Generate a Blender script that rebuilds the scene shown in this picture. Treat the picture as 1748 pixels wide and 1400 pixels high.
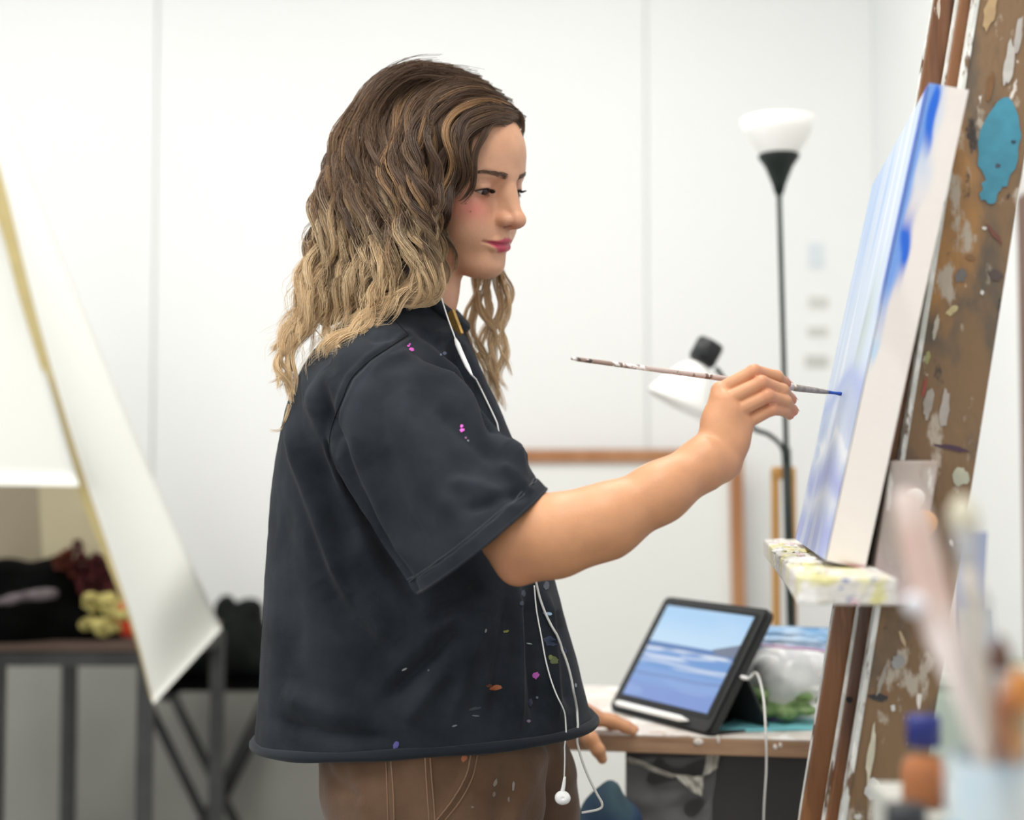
import bpy, bmesh, math, random
import numpy as np
from mathutils import Vector, Matrix

random.seed(7)
RNG = np.random.default_rng(11)
scene = bpy.context.scene
for _o in list(bpy.data.objects):
    bpy.data.objects.remove(_o, do_unlink=True)
COL = scene.collection

# ------------------------------------------------------------------ camera
FPX = 2427.0                      # focal length in pixels of the 1748x1400 frame (50 mm on 36 mm)
TH = math.atan(116.0 / FPX)       # camera looks very slightly upwards
CAMZ = 1.2
cam_d = bpy.data.cameras.new('camera')
cam_d.sensor_width = 36.0
cam_d.lens = 36.0 * FPX / 1748.0
cam = bpy.data.objects.new('camera', cam_d)
COL.objects.link(cam)
cam.location = (0, 0, CAMZ)
cam.rotation_euler = (math.pi / 2 + TH, 0, 0)
cam_d.dof.use_dof = True
cam_d.dof.focus_distance = 1.63
cam_d.dof.aperture_fstop = 2.2
cam_d.clip_start = 0.05
scene.camera = cam

# ------------------------------------------------------------------ world, lights, exposure
world = bpy.data.worlds.new('world')
scene.world = world
world.use_nodes = True
world.node_tree.nodes['Background'].inputs[0].default_value = (0.93, 0.96, 1.0, 1)
world.node_tree.nodes['Background'].inputs[1].default_value = 0.42

def area_light(name, loc, rot, sx, sy, power, color):
    d = bpy.data.lights.new(name, 'AREA')
    d.shape = 'RECTANGLE'
    d.size, d.size_y, d.energy, d.color = sx, sy, power, color
    o = bpy.data.objects.new(name, d)
    COL.objects.link(o)
    o.location, o.rotation_euler = loc, rot
    return o

# ceiling luminaires of the studio and the tall window of the left wall, plus an added fill
for _i, (_x, _y, _p) in enumerate([(-1.4, 0.5, 28), (0.1, 0.6, 28), (-1.4, 2.3, 25), (0.1, 2.3, 25)]):
    area_light('ceiling_lamp_light', (_x, _y, 3.06), (0, 0, 0), 0.5, 1.25, _p, (1.0, 0.97, 0.92))
area_light('window_and_fill_light', (-0.9, -2.35, 1.8), (math.radians(90), 0, 0), 3.4, 2.0, 42, (1.0, 0.98, 0.96))  # added fill behind the camera, brightens skin and back wall
area_light('window_and_fill_light', (-3.25, 1.4, 1.85), (0, math.radians(-90), 0), 1.9, 3.2, 30, (0.88, 0.94, 1.0))

scene.view_settings.view_transform = 'Standard'
scene.view_settings.look = 'None'
scene.view_settings.exposure = -0.07
scene.view_settings.gamma = 1.0
scene.view_settings.use_curve_mapping = False
scene.cycles.use_denoising = True
scene.cycles.max_bounces = 8
scene.cycles.diffuse_bounces = 5
scene.cycles.transmission_bounces = 6
scene.cycles.transparent_max_bounces = 8
scene.cycles.caustics_reflective = False
scene.cycles.caustics_refractive = False

# ------------------------------------------------------------------ helpers
CR = np.array([1.0, 0, 0]); CF = np.array([0, math.cos(TH), math.sin(TH)]); CU = np.array([0, -math.sin(TH), math.cos(TH)])

def at(px, py, depth):
    """world point at distance `depth` (metres along +Y) that the photograph shows at px, py"""
    d = CR * (px - 874.0) / FPX + CU * (700.0 - py) / FPX + CF
    d = d * (depth / d[1])
    return np.array([d[0], d[1], CAMZ + d[2]])

def ats(pts):
    return np.array([at(*p) for p in pts])

def px_of(W):
    V = np.asarray(W, float) - np.array([0, 0, CAMZ])
    d = V @ CF
    return np.stack([874.0 + FPX * (V @ CR) / d, 700.0 - FPX * (V @ CU) / d], -1)

def lin(c):
    """sRGB 0-255 -> linear rgb"""
    return tuple(((v / 255.0) / 12.92 if v / 255.0 <= 0.04045 else (((v / 255.0) + 0.055) / 1.055) ** 2.4) for v in c)

def tag(o, label=None, cat=None, group=None, kind=None):
    if label: o['label'] = label
    if cat: o['category'] = cat
    if group: o['group'] = group
    if kind: o['kind'] = kind
    return o

def empty(name, loc=(0, 0, 0)):
    o = bpy.data.objects.new(name, None)
    o.empty_display_size = 0.05
    COL.objects.link(o)
    o.location = loc
    return o

def link(name, me, mat=None, parent=None, smooth=False):
    o = bpy.data.objects.new(name, me)
    COL.objects.link(o)
    if mat is not None:
        me.materials.append(mat)
    if smooth:
        me.polygons.foreach_set('use_smooth', np.ones(len(me.polygons), dtype=bool))
    if parent is not None:
        o.parent = parent
        o.matrix_parent_inverse = Matrix.Translation(-Vector(parent.location))
    return o

def np_mesh(name, V, F, attrs=None):
    """mesh from vertex array and an (n,4) or (n,3) face array; attrs {name: (n,4) point colours}"""
    me = bpy.data.meshes.new(name)
    V = np.ascontiguousarray(V, dtype=np.float32); F = np.ascontiguousarray(F, dtype=np.int32)
    n, k = F.shape
    me.vertices.add(len(V)); me.vertices.foreach_set('co', V.ravel())
    me.loops.add(n * k); me.loops.foreach_set('vertex_index', F.ravel())
    me.polygons.add(n)
    me.polygons.foreach_set('loop_start', np.arange(0, n * k, k, dtype=np.int32))
    me.polygons.foreach_set('loop_total', np.full(n, k, dtype=np.int32))
    me.update(calc_edges=True)
    if attrs:
        for an, a in attrs.items():
            at_ = me.color_attributes.new(an, 'FLOAT_COLOR', 'POINT')
            at_.data.foreach_set('color', np.ascontiguousarray(a, dtype=np.float32).ravel())
    me.validate()
    return me

# ------------------------------------------------------------------ materials
def new_mat(name):
    m = bpy.data.materials.new(name)
    m.use_nodes = True
    nt = m.node_tree
    return m, nt, nt.nodes['Principled BSDF']

def mat(name, rgb, rough=0.6, var=0.0, scale=8.0, bump=0.0, bscale=60.0, metal=0.0, spec=0.5, rgb2=None, stretch=(1, 1, 1), sheen=0.0, alpha=1.0, trans=0.0, ior=1.45, coat=0.0, detail=4.0):
    """principled surface with noise colour variation between rgb and rgb2 and fine relief"""
    m, nt, b = new_mat(name)
    c = lin(rgb)
    b.inputs['Roughness'].default_value = rough
    b.inputs['Metallic'].default_value = metal
    b.inputs['Specular IOR Level'].default_value = spec
    b.inputs['Sheen Weight'].default_value = sheen
    b.inputs['Coat Weight'].default_value = coat
    b.inputs['Transmission Weight'].default_value = trans
    b.inputs['IOR'].default_value = ior
    b.inputs['Alpha'].default_value = alpha
    b.inputs['Base Color'].default_value = (*c, 1)
    tc = nt.nodes.new('ShaderNodeTexCoord'); mp = nt.nodes.new('ShaderNodeMapping')
    mp.inputs['Scale'].default_value = stretch
    nt.links.new(tc.outputs['Object'], mp.inputs['Vector'])
    if var or rgb2:
        n = nt.nodes.new('ShaderNodeTexNoise'); n.inputs['Scale'].default_value = scale; n.inputs['Detail'].default_value = detail
        nt.links.new(mp.outputs[0], n.inputs['Vector'])
        r = nt.nodes.new('ShaderNodeValToRGB')
        r.color_ramp.elements[0].position = 0.32; r.color_ramp.elements[1].position = 0.68
        c2 = lin(rgb2) if rgb2 else tuple(min(1, v * (1 + var)) for v in c)
        c1 = c if rgb2 else tuple(v * (1 - var) for v in c)
        r.color_ramp.elements[0].color = (*c1, 1); r.color_ramp.elements[1].color = (*c2, 1)
        nt.links.new(n.outputs['Fac'], r.inputs['Fac'])
        nt.links.new(r.outputs['Color'], b.inputs['Base Color'])
    if bump:
        n2 = nt.nodes.new('ShaderNodeTexNoise'); n2.inputs['Scale'].default_value = bscale; n2.inputs['Detail'].default_value = 3
        nt.links.new(mp.outputs[0], n2.inputs['Vector'])
        bp = nt.nodes.new('ShaderNodeBump'); bp.inputs['Strength'].default_value = 0.6; bp.inputs['Distance'].default_value = bump
        nt.links.new(n2.outputs['Fac'], bp.inputs['Height']); nt.links.new(bp.outputs['Normal'], b.inputs['Normal'])
    return m

def paint_mat(name, base, layers, rough=0.55, bump=0.0008, bscale=120.0, stretch=(1, 1, 1)):
    """base colour with splashes: layers = [(rgb, noise scale, threshold, softness, offset)]"""
    m, nt, b = new_mat(name)
    b.inputs['Roughness'].default_value = rough
    tc = nt.nodes.new('ShaderNodeTexCoord'); mp = nt.nodes.new('ShaderNodeMapping'); mp.inputs['Scale'].default_value = stretch
    nt.links.new(tc.outputs['Object'], mp.inputs['Vector'])
    prev = nt.nodes.new('ShaderNodeRGB'); prev.outputs[0].default_value = (*lin(base), 1); prev = prev.outputs[0]
    for rgb, sc, th, soft, off in layers:
        mo = nt.nodes.new('ShaderNodeMapping'); mo.inputs['Location'].default_value = (off, off * 1.7, -off)
        nt.links.new(mp.outputs[0], mo.inputs['Vector'])
        n = nt.nodes.new('ShaderNodeTexNoise'); n.inputs['Scale'].default_value = sc; n.inputs['Detail'].default_value = 5; n.inputs['Roughness'].default_value = 0.55
        nt.links.new(mo.outputs[0], n.inputs['Vector'])
        r = nt.nodes.new('ShaderNodeMapRange'); r.inputs['From Min'].default_value = th; r.inputs['From Max'].default_value = th + soft
        nt.links.new(n.outputs['Fac'], r.inputs['Value'])
        mx = nt.nodes.new('ShaderNodeMix'); mx.data_type = 'RGBA'
        nt.links.new(r.outputs['Result'], mx.inputs['Factor']); nt.links.new(prev, mx.inputs['A'])
        mx.inputs['B'].default_value = (*lin(rgb), 1)
        prev = mx.outputs['Result']
    nt.links.new(prev, b.inputs['Base Color'])
    n2 = nt.nodes.new('ShaderNodeTexNoise'); n2.inputs['Scale'].default_value = bscale
    nt.links.new(mp.outputs[0], n2.inputs['Vector'])
    bp = nt.nodes.new('ShaderNodeBump'); bp.inputs['Distance'].default_value = bump
    nt.links.new(n2.outputs['Fac'], bp.inputs['Height']); nt.links.new(bp.outputs['Normal'], b.inputs['Normal'])
    return m

def attr_mat(name, attr='Col', rough=0.5, spec=0.5, sss=0.0, sheen=0.0, bump=0.0, bscale=300.0, nvar=0.0, nscale=30.0):
    """principled surface whose own colour is stored per vertex"""
    m, nt, b = new_mat(name)
    a = nt.nodes.new('ShaderNodeAttribute'); a.attribute_name = attr
    out = a.outputs['Color']
    tc = nt.nodes.new('ShaderNodeTexCoord')
    if nvar:
        n = nt.nodes.new('ShaderNodeTexNoise'); n.inputs['Scale'].default_value = nscale; n.inputs['Detail'].default_value = 5
        nt.links.new(tc.outputs['Object'], n.inputs['Vector'])
        r = nt.nodes.new('ShaderNodeMapRange'); r.inputs['From Min'].default_value = 0.3; r.inputs['From Max'].default_value = 0.7
        r.inputs['To Min'].default_value = 1 - nvar; r.inputs['To Max'].default_value = 1 + nvar
        nt.links.new(n.outputs['Fac'], r.inputs['Value'])
        v = nt.nodes.new('ShaderNodeVectorMath'); v.operation = 'SCALE'
        nt.links.new(out, v.inputs[0]); nt.links.new(r.outputs['Result'], v.inputs['Scale'])
        out = v.outputs['Vector']
    nt.links.new(out, b.inputs['Base Color'])
    b.inputs['Roughness'].default_value = rough; b.inputs['Specular IOR Level'].default_value = spec
    b.inputs['Sheen Weight'].default_value = sheen
    if sss:
        b.inputs['Subsurface Weight'].default_value = sss
        b.inputs['Subsurface Radius'].default_value = (1.0, 0.35, 0.2)
        b.inputs['Subsurface Scale'].default_value = 0.002
    if bump:
        n2 = nt.nodes.new('ShaderNodeTexNoise'); n2.inputs['Scale'].default_value = bscale; n2.inputs['Detail'].default_value = 2
        nt.links.new(tc.outputs['Object'], n2.inputs['Vector'])
        bp = nt.nodes.new('ShaderNodeBump'); bp.inputs['Strength'].default_value = 0.7; bp.inputs['Distance'].default_value = bump
        nt.links.new(n2.outputs['Fac'], bp.inputs['Height']); nt.links.new(bp.outputs['Normal'], b.inputs['Normal'])
    return m

# ------------------------------------------------------------------ simple shapes
def box_me(name, lo, hi, bevel=0.0, seg=2):
    bm = bmesh.new()
    bmesh.ops.create_cube(bm, size=1.0)
    lo, hi = Vector(lo), Vector(hi)
    for v in bm.verts:
        v.co = Vector([lo[i] + (v.co[i] + 0.5) * (hi[i] - lo[i]) for i in range(3)])
    if bevel:
        bmesh.ops.bevel(bm, geom=bm.edges[:], offset=bevel, segments=seg, affect='EDGES', profile=0.6)
    me = bpy.data.meshes.new(name); bm.to_mesh(me); bm.free()
    return me

def hexa_me(name, c8, bevel=0.0, seg=2):
    """box from 8 corners: bottom 4 (loop) then top 4 (same loop)"""
    bm = bmesh.new()
    v = [bm.verts.new(Vector(c)) for c in c8]
    for f in ((3, 2, 1, 0), (4, 5, 6, 7), (0, 1, 5, 4), (1, 2, 6, 5), (2, 3, 7, 6), (3, 0, 4, 7)):
        bm.faces.new([v[i] for i in f])
    bmesh.ops.recalc_face_normals(bm, faces=bm.faces)
    if bevel:
        bmesh.ops.bevel(bm, geom=bm.edges[:], offset=bevel, segments=seg, affect='EDGES', profile=0.6)
    me = bpy.data.meshes.new(name); bm.to_mesh(me); bm.free()
    return me

def beam_me(name, a, b, w, h, side=(0, 1, 0), bevel=0.0):
    """straight bar from a to b; w across `side`, h across the third axis"""
    a, b = Vector(a), Vector(b)
    t = (b - a).normalized(); s = Vector(side); s = (s - t * s.dot(t)).normalized(); u = t.cross(s)
    q = [(-w / 2, -h / 2), (w / 2, -h / 2), (w / 2, h / 2), (-w / 2, h / 2)]
    return hexa_me(name, [a + s * i + u * j for i, j in q] + [b + s * i + u * j for i, j in q], bevel)

def smooth_path(P, n):
    """Catmull-Rom through control points, n samples"""
    P = np.asarray(P, float)
    Q = np.vstack([2 * P[0] - P[1], P, 2 * P[-1] - P[-2]])
    t = np.linspace(0, len(P) - 1 - 1e-9, n); i = t.astype(int); u = (t - i)[:, None]
    a, b, c, d = Q[i], Q[i + 1], Q[i + 2], Q[i + 3]
    return 0.5 * (2 * b + (c - a) * u + (2 * a - 5 * b + 4 * c - d) * u ** 2 + (3 * b - a - 3 * c + d) * u ** 3)

def tube_me(name, P, r, sides=8, caps=True):
    """tube along points P with radius r (number or array)"""
    P = np.asarray(P, float); n = len(P); r = np.broadcast_to(np.asarray(r, float), (n,))
    T = np.gradient(P, axis=0); T /= np.linalg.norm(T, axis=1, keepdims=True) + 1e-12
    ref = np.array([0.31, 0.17, 0.93]); 
    U = np.zeros_like(P); u = np.cross(T[0], ref); u /= np.linalg.norm(u)
    for i in range(n):
        u = u - T[i] * (u @ T[i]); u /= np.linalg.norm(u) + 1e-12; U[i] = u
    W = np.cross(T, U)
    a = np.linspace(0, 2 * np.pi, sides, endpoint=False)
    V = P[:, None] + r[:, None, None] * (U[:, None] * np.cos(a)[None, :, None] + W[:, None] * np.sin(a)[None, :, None])
    V = V.reshape(-1, 3)
    i, j = np.meshgrid(np.arange(n - 1), np.arange(sides), indexing='ij')
    F = np.stack([i * sides + j, i * sides + (j + 1) % sides, (i + 1) * sides + (j + 1) % sides, (i + 1) * sides + j], -1).reshape(-1, 4)
    fl = [tuple(x) for x in F]
    if caps:
        fl += [tuple(range(sides))[::-1], tuple((n - 1) * sides + k for k in range(sides))]
    me = bpy.data.meshes.new(name); me.from_pydata(V.tolist(), [], [list(map(int, x)) for x in fl]); me.update()
    return me

def lathe_me(name, prof, origin=(0, 0, 0), axis=(0, 0, 1), sides=40):
    """surface of revolution; prof = [(radius, height)] along axis from origin"""
    ax = Vector(axis).normalized(); u = ax.orthogonal().normalized(); w = ax.cross(u); o = Vector(origin)
    V = []; F = []
    for r, h in prof:
        for k in range(sides):
            a = 2 * math.pi * k / sides
            V.append(o + ax * h + (u * math.cos(a) + w * math.sin(a)) * r)
    for i in range(len(prof) - 1):
        for k in range(sides):
            F.append((i * sides + k, i * sides + (k + 1) % sides, (i + 1) * sides + (k + 1) % sides, (i + 1) * sides + k))
    me = bpy.data.meshes.new(name); me.from_pydata([tuple(v) for v in V], [], F); me.update()
    return me

def grid_me(name, G, thick=0.0):
    """sheet from an (n,m,3) grid of points, optional real thickness"""
    n, m, _ = G.shape
    V = G.reshape(-1, 3)
    i, j = np.meshgrid(np.arange(n - 1), np.arange(m - 1), indexing='ij')
    F = np.stack([i * m + j, i * m + j + 1, (i + 1) * m + j + 1, (i + 1) * m + j], -1).reshape(-1, 4)
    if thick:
        du = np.gradient(G, axis=0); dv = np.gradient(G, axis=1)
        N = np.cross(du, dv); N /= np.linalg.norm(N, axis=2, keepdims=True) + 1e-12
        V2 = (G + N * thick).reshape(-1, 3)
        c = n * m
        rim = [k for k in range(m)] + [k * m + m - 1 for k in range(1, n)] + [(n - 1) * m + k for k in range(m - 2, -1, -1)] + [k * m for k in range(n - 2, 0, -1)]
        R = np.array([[rim[k], rim[(k + 1) % len(rim)], rim[(k + 1) % len(rim)] + c, rim[k] + c] for k in range(len(rim))])
        F = np.vstack([F, F[:, ::-1] + c, R]); V = np.vstack([V, V2])
    return np_mesh(name, V, F)

# ------------------------------------------------------------------ implicit surfaces (continuous organic bodies)
def ellipsoid(c, r, R=None):
    c = np.array(c, np.float64); r = np.array(r, np.float64)
    Rt = None if R is None else np.array(R, np.float64)
    def f(p):
        q = p - c
        if Rt is not None: q = q @ Rt            # columns of R are the ellipsoid axes
        k0 = np.sqrt(((q / r) ** 2).sum(-1)); k1 = np.sqrt(((q / r ** 2) ** 2).sum(-1)) + 1e-9
        return k0 * (k0 - 1) / k1
    return f, c, float(max(r))

def cone(a, b, ra, rb):
    a = np.array(a, np.float64); b = np.array(b, np.float64); ab = b - a; L = float(ab @ ab) + 1e-12
    def f(p):
        q = p - a
        t = np.clip((q @ ab) / L, 0, 1)
        return np.sqrt(((q - t[..., None] * ab) ** 2).sum(-1)) - (ra + (rb - ra) * t)
    return f, (a + b) / 2, float(math.sqrt(L) / 2 + max(ra, rb))

def chain(pts, rad, k=0.006, op='u'):
    """a run of tapering segments through pts"""
    return [(cone(pts[i], pts[i + 1], rad[i], rad[i + 1]), op, k) for i in range(len(pts) - 1)]

def xform(prims, R, t, s):
    """prims given in local units -> world (rotation R, translation t, scale s)"""
    out = []
    R = np.array(R, np.float64); t = np.array(t, np.float64)
    for (f, c, r), op, k in prims:
        def g(p, f=f): return f(((p - t) @ R) / s) * s
        out.append(((g, R @ np.array(c, np.float64) * s + t, r * s), op, k * s))
    return out

def smin(a, b, k):
    if k <= 0: return np.minimum(a, b)
    h = np.maximum(k - np.abs(a - b), 0) / k
    return np.minimum(a, b) - h * h * k * 0.25

def combine(d, e, op, k):
    return smin(d, e, k) if op == 'u' else -smin(-d, e, k)

def sdf_mesh(prims, vox, B=12):
    """surface nets over sparse blocks; prims = [((f, centre, radius), op, k)] in order"""
    cs = np.array([p[0][1] for p in prims if p[1] == 'u']); rs = np.array([p[0][2] + p[2] for p in prims if p[1] == 'u'])
    lo = (cs - rs[:, None]).min(0) - 2 * vox; hi = (cs + rs[:, None]).max(0) + 2 * vox
    bs = B * vox
    nb = np.ceil((hi - lo) / bs).astype(int)
    I = np.stack(np.meshgrid(*[np.arange(n) for n in nb], indexing='ij'), -1).reshape(-1, 3)
    C = (lo + (I + 0.5) * bs).astype(np.float64)
    d = np.full(len(C), 1.0, np.float64)
    half = bs * 0.87
    for (f, c, r), op, k in prims:
        m = ((C - c) ** 2).sum(-1) < (r + k + half * 2.8) ** 2
        if m.any(): d[m] = combine(d[m], f(C[m]), op, k)
    I = I[np.abs(d) < half * 1.8]
    off = np.stack(np.meshgrid(*[np.arange(B + 1)] * 3, indexing='ij'), -1).reshape(-1, 3)
    dims = nb * B + 2
    def key(ix): return (ix[..., 0].astype(np.int64) * dims[1] + ix[..., 1]) * dims[2] + ix[..., 2]
    VV, VK, FF = [], [], []
    kl = [max([q[2] for q in prims[i:]]) for i in range(len(prims))]        # later blends may still feel a farther shape
    for s in range(0, len(I), 400):
        Ib = I[s:s + 400]
        G = Ib[:, None, :] * B + off[None]
        P = (lo + G * vox).astype(np.float64)
        D = np.full(P.shape[:2], 0.5, np.float64)
        cen = lo + (Ib + 0.5) * bs
        for ((f, c, r), op, k), kk in zip(prims, kl):
            m = ((cen - c) ** 2).sum(-1) < (r + k + kk + half + 3 * vox) ** 2
            if m.any(): D[m] = combine(D[m], f(P[m]), op, k)
        D = D.reshape(-1, B + 1, B + 1, B + 1)
        S = D < 0
        cnt = np.zeros((len(Ib), B, B, B), np.int8)
        acc = np.zeros((len(Ib), B, B, B, 3), np.float64)
        for ax in range(3):
            o1, o2 = [q for q in range(3) if q != ax]
            sl0 = [slice(None)] * 4; sl1 = [slice(None)] * 4
            sl0[ax + 1] = slice(0, B); sl1[ax + 1] = slice(1, B + 1)
            a, b = D[tuple(sl0)], D[tuple(sl1)]
            x = (a < 0) != (b < 0)
            t = np.where(x, a / np.where(x, a - b, 1), 0)
            for e1 in (0, 1):
                for e2 in (0, 1):
                    q = [slice(None)] * 4; q[o1 + 1] = slice(e1, e1 + B); q[o2 + 1] = slice(e2, e2 + B)
                    xe = x[tuple(q)]; te = t[tuple(q)]
                    cnt += xe
                    acc[..., ax] += np.where(xe, te, 0)
                    acc[..., o1] += np.where(xe, e1, 0); acc[..., o2] += np.where(xe, e2, 0)
            # faces
            q = [slice(None)] + [slice(0, B)] * 3
            xe = x[tuple(q)]
            w = np.argwhere(xe)
            if len(w):
                base = Ib[w[:, 0]] * B + w[:, 1:]
                u1 = np.zeros(3, int); u1[o1] = 1; u2 = np.zeros(3, int); u2[o2] = 1
                quad = np.stack([key(base - u1 - u2), key(base - u2), key(base), key(base - u1)], -1)
                neg = S[tuple(q)][xe]
                if ax == 1: neg = ~neg
                quad[~neg] = quad[~neg][:, ::-1]
                FF.append(quad)
        m = cnt > 0
        w = np.argwhere(m)
        loc = acc[m] / cnt[m][:, None]
        gi = Ib[w[:, 0]] * B + w[:, 1:]
        VV.append(lo + (gi + loc) * vox); VK.append(key(gi))
    V = np.vstack(VV); K = np.concatenate(VK); F = np.vstack(FF)
    o = np.argsort(K); K = K[o]; V = V[o]
    ix = np.searchsorted(K, F); ix = np.clip(ix, 0, len(K) - 1)
    ok = (K[ix] == F).all(1)
    return V.astype(np.float64), ix[ok]

def eval_sdf(prims, P):
    d = np.full(len(P), 1.0, np.float64); P = np.asarray(P, np.float64)
    for (f, c, r), op, k in prims:
        d = combine(d, f(P), op, k)
    return d

def vnormals(V, F):
    N = np.zeros_like(V, dtype=np.float64)
    fn = np.cross(V[F[:, 2]] - V[F[:, 0]], V[F[:, 3 % F.shape[1]]] - V[F[:, 1]])
    for k in range(F.shape[1]): np.add.at(N, F[:, k], fn)
    return N / (np.linalg.norm(N, axis=1, keepdims=True) + 1e-12)

def drop_verts(V, F, kill):
    keep = ~kill[F].any(1)
    F = F[keep]
    used = np.zeros(len(V), bool); used[F.ravel()] = True
    ren = np.cumsum(used) - 1
    return V[used], ren[F], used

def sstep(a, b, x):
    t = np.clip((x - a) / (b - a), 0, 1)
    return t * t * (3 - 2 * t)

def loft(zs, cx, cy, ax, by, n=2.3):
    """upright body with super-elliptic sections; arrays over height zs (ascending)"""
    zs, cx, cy, ax, by = [np.asarray(v, float) for v in (zs, cx, cy, ax, by)]
    c = np.array([cx.mean(), cy.mean(), (zs[0] + zs[-1]) / 2])
    r = math.hypot((zs[-1] - zs[0]) / 2, max(ax.max(), by.max()) * 1.25) + float(np.ptp(cx)) / 2
    zz = np.linspace(zs[0], zs[-1], 200)
    tab = [smooth_path(np.c_[zs, v], 400) for v in (cx, cy, ax, by)]
    tab = [np.interp(zz, t[:, 0], t[:, 1]) for t in tab]
    def f(p):
        z = p[..., 2]
        X = (p[..., 0] - np.interp(z, zz, tab[0])); Y = (p[..., 1] - np.interp(z, zz, tab[1]))
        A = np.interp(z, zz, tab[2]); Bq = np.interp(z, zz, tab[3])
        q = (np.abs(X / A) ** n + np.abs(Y / Bq) ** n + 1e-12) ** (1.0 / n)
        g = np.sqrt((X / A ** 2) ** 2 + (Y / Bq ** 2) ** 2) / np.maximum(np.sqrt((X / A) ** 2 + (Y / Bq) ** 2), 1e-6) + 1e-6
        d = (q - 1) / g
        return np.maximum(d, np.maximum(zs[0] - z, z - zs[-1]))
    return f, c, r

from mathutils.bvhtree import BVHTree
def bvh_of(V, F):
    return BVHTree.FromPolygons(V.tolist(), F.tolist())

def cast(bvh, px, py, lift=0.0):
    """point of a surface that the photograph shows at px, py (None where it is missed)"""
    o = Vector((0, 0, CAMZ)); d = Vector(at(px, py, 1.0)) - o
    h = bvh.ray_cast(o, d.normalized())
    if h[0] is None: return None
    n = h[1] if h[1].dot(d) < 0 else -h[1]
    return np.array(h[0] + n * lift)

def cast_path(bvh, pts, n, lift):
    q = smooth_path(np.array(pts, float), n)
    out = [cast(bvh, x, y, lift) for x, y in q]
    return np.array([p for p in out if p is not None])

def poly_dist(P, L):
    """distance of 2-d points P to polyline L and the fraction along it"""
    L = np.asarray(L, float); best = np.full(len(P), 1e9); tt = np.zeros(len(P))
    seg = np.linalg.norm(np.diff(L, axis=0), axis=1); cum = np.r_[0, np.cumsum(seg)] / seg.sum()
    for i in range(len(L) - 1):
        a, b = L[i], L[i + 1]; ab = b - a
        t = np.clip(((P - a) @ ab) / (ab @ ab), 0, 1)
        d = np.linalg.norm(P - (a + t[:, None] * ab), axis=1)
        m = d < best; best[m] = d[m]; tt[m] = (cum[i] + t * (cum[i + 1] - cum[i]))[m]
    return best, tt

def vnoise(P, seed=0):
    """cheap smooth noise in [-1,1] from sine sums"""
    r = np.random.default_rng(seed); out = np.zeros(len(P))
    for _ in range(6):
        k = r.normal(size=3); k /= np.linalg.norm(k)
        out += np.sin(P @ k * r.uniform(0.7, 1.5) + r.uniform(0, 6.28))
    return out / 3.0
# ================================================================== the room
YB = 4.0                                       # back wall
m_wall = mat('white_wall_paint', (236, 237, 236), 0.75, var=0.012, scale=1.2, bump=0.0004, bscale=90)
m_floor = mat('grey_studio_floor', (138, 137, 134), 0.5, var=0.12, scale=3)
def structure(name, me, m):
    o = link(name, me, m); o['kind'] = 'structure'; return o
RX = float(at(1497, 700, YB)[0])
structure('floor', box_me('floor', (-3.5, -2.5, -0.1), (1.9, 4.3, 0)), m_floor)
structure('ceiling', box_me('ceiling', (-3.5, -2.5, 3.1), (1.9, 4.3, 3.2)), m_wall)
WB = structure('wall_back', box_me('wall_back', (-3.5, YB + 0.012, 0), (RX + 0.1, YB + 0.12, 3.1)), m_wall)
_seams = [-3.4, float(at(262, 600, YB)[0]) - 1.39, float(at(262, 600, YB)[0]), float(at(1105, 600, YB)[0]), RX]
for _i in range(4):
    link('wall_panel', box_me('wall_panel', (_seams[_i] + 0.0025, YB, 0.0), (_seams[_i + 1] - (0.0025 if _i < 3 else 0), YB + 0.012, 3.1), 0.002), m_wall, WB)
structure('wall_right', box_me('wall_right', (RX, 2.868, 0), (RX + 0.1, YB, 3.1)), m_wall)
structure('trim_1', box_me('trim_1', (RX - 0.003, 2.72, 0), (RX + 0.12, 2.868, 1.77), 0.004), mat('brown_door_post', (112, 84, 70), 0.5, var=0.15, scale=6, stretch=(4, 4, 0.3)))
structure('wall_east', box_me('wall_east', (1.62, -2.5, 0), (1.72, 2.868, 3.1)), m_wall)
structure('wall_east_return', box_me('wall_east_return', (RX + 0.1, 2.868, 0), (1.72, 2.968, 3.1)), m_wall)
structure('wall_left', box_me('wall_left', (-3.5, -2.5, 0), (-3.4, YB, 3.1)), m_wall)
# ================================================================== the person
def head_rot(yaw, pitch, roll):
    cy, sy = math.cos(-yaw), math.sin(-yaw); Rz = np.array([[cy, -sy, 0], [sy, cy, 0], [0, 0, 1]])
    cp, sp = math.cos(pitch), math.sin(pitch); Ry = np.array([[cp, 0, sp], [0, 1, 0], [-sp, 0, cp]])
    cr, sr = math.cos(roll), math.sin(roll); Rx = np.array([[1, 0, 0], [0, cr, -sr], [0, sr, cr]])
    return Rz @ Ry @ Rx

HR = head_rot(math.radians(35.5), math.radians(16.0), math.radians(8))
HT = np.array([-0.0715, 1.76, 1.5715]); HS = 0.9606
def h2w(p): return (HR @ (np.asarray(p, float).T * HS)).T + HT          # head units -> world
def w2h(P): return ((np.asarray(P, float) - HT) @ HR) / HS

PERSON = empty('person', (at(700, 1300, 1.77)[0], 1.77, 0.0))
tag(PERSON, 'young woman in a charcoal t-shirt and brown trousers holding a paintbrush to the canvas', 'person')

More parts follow.
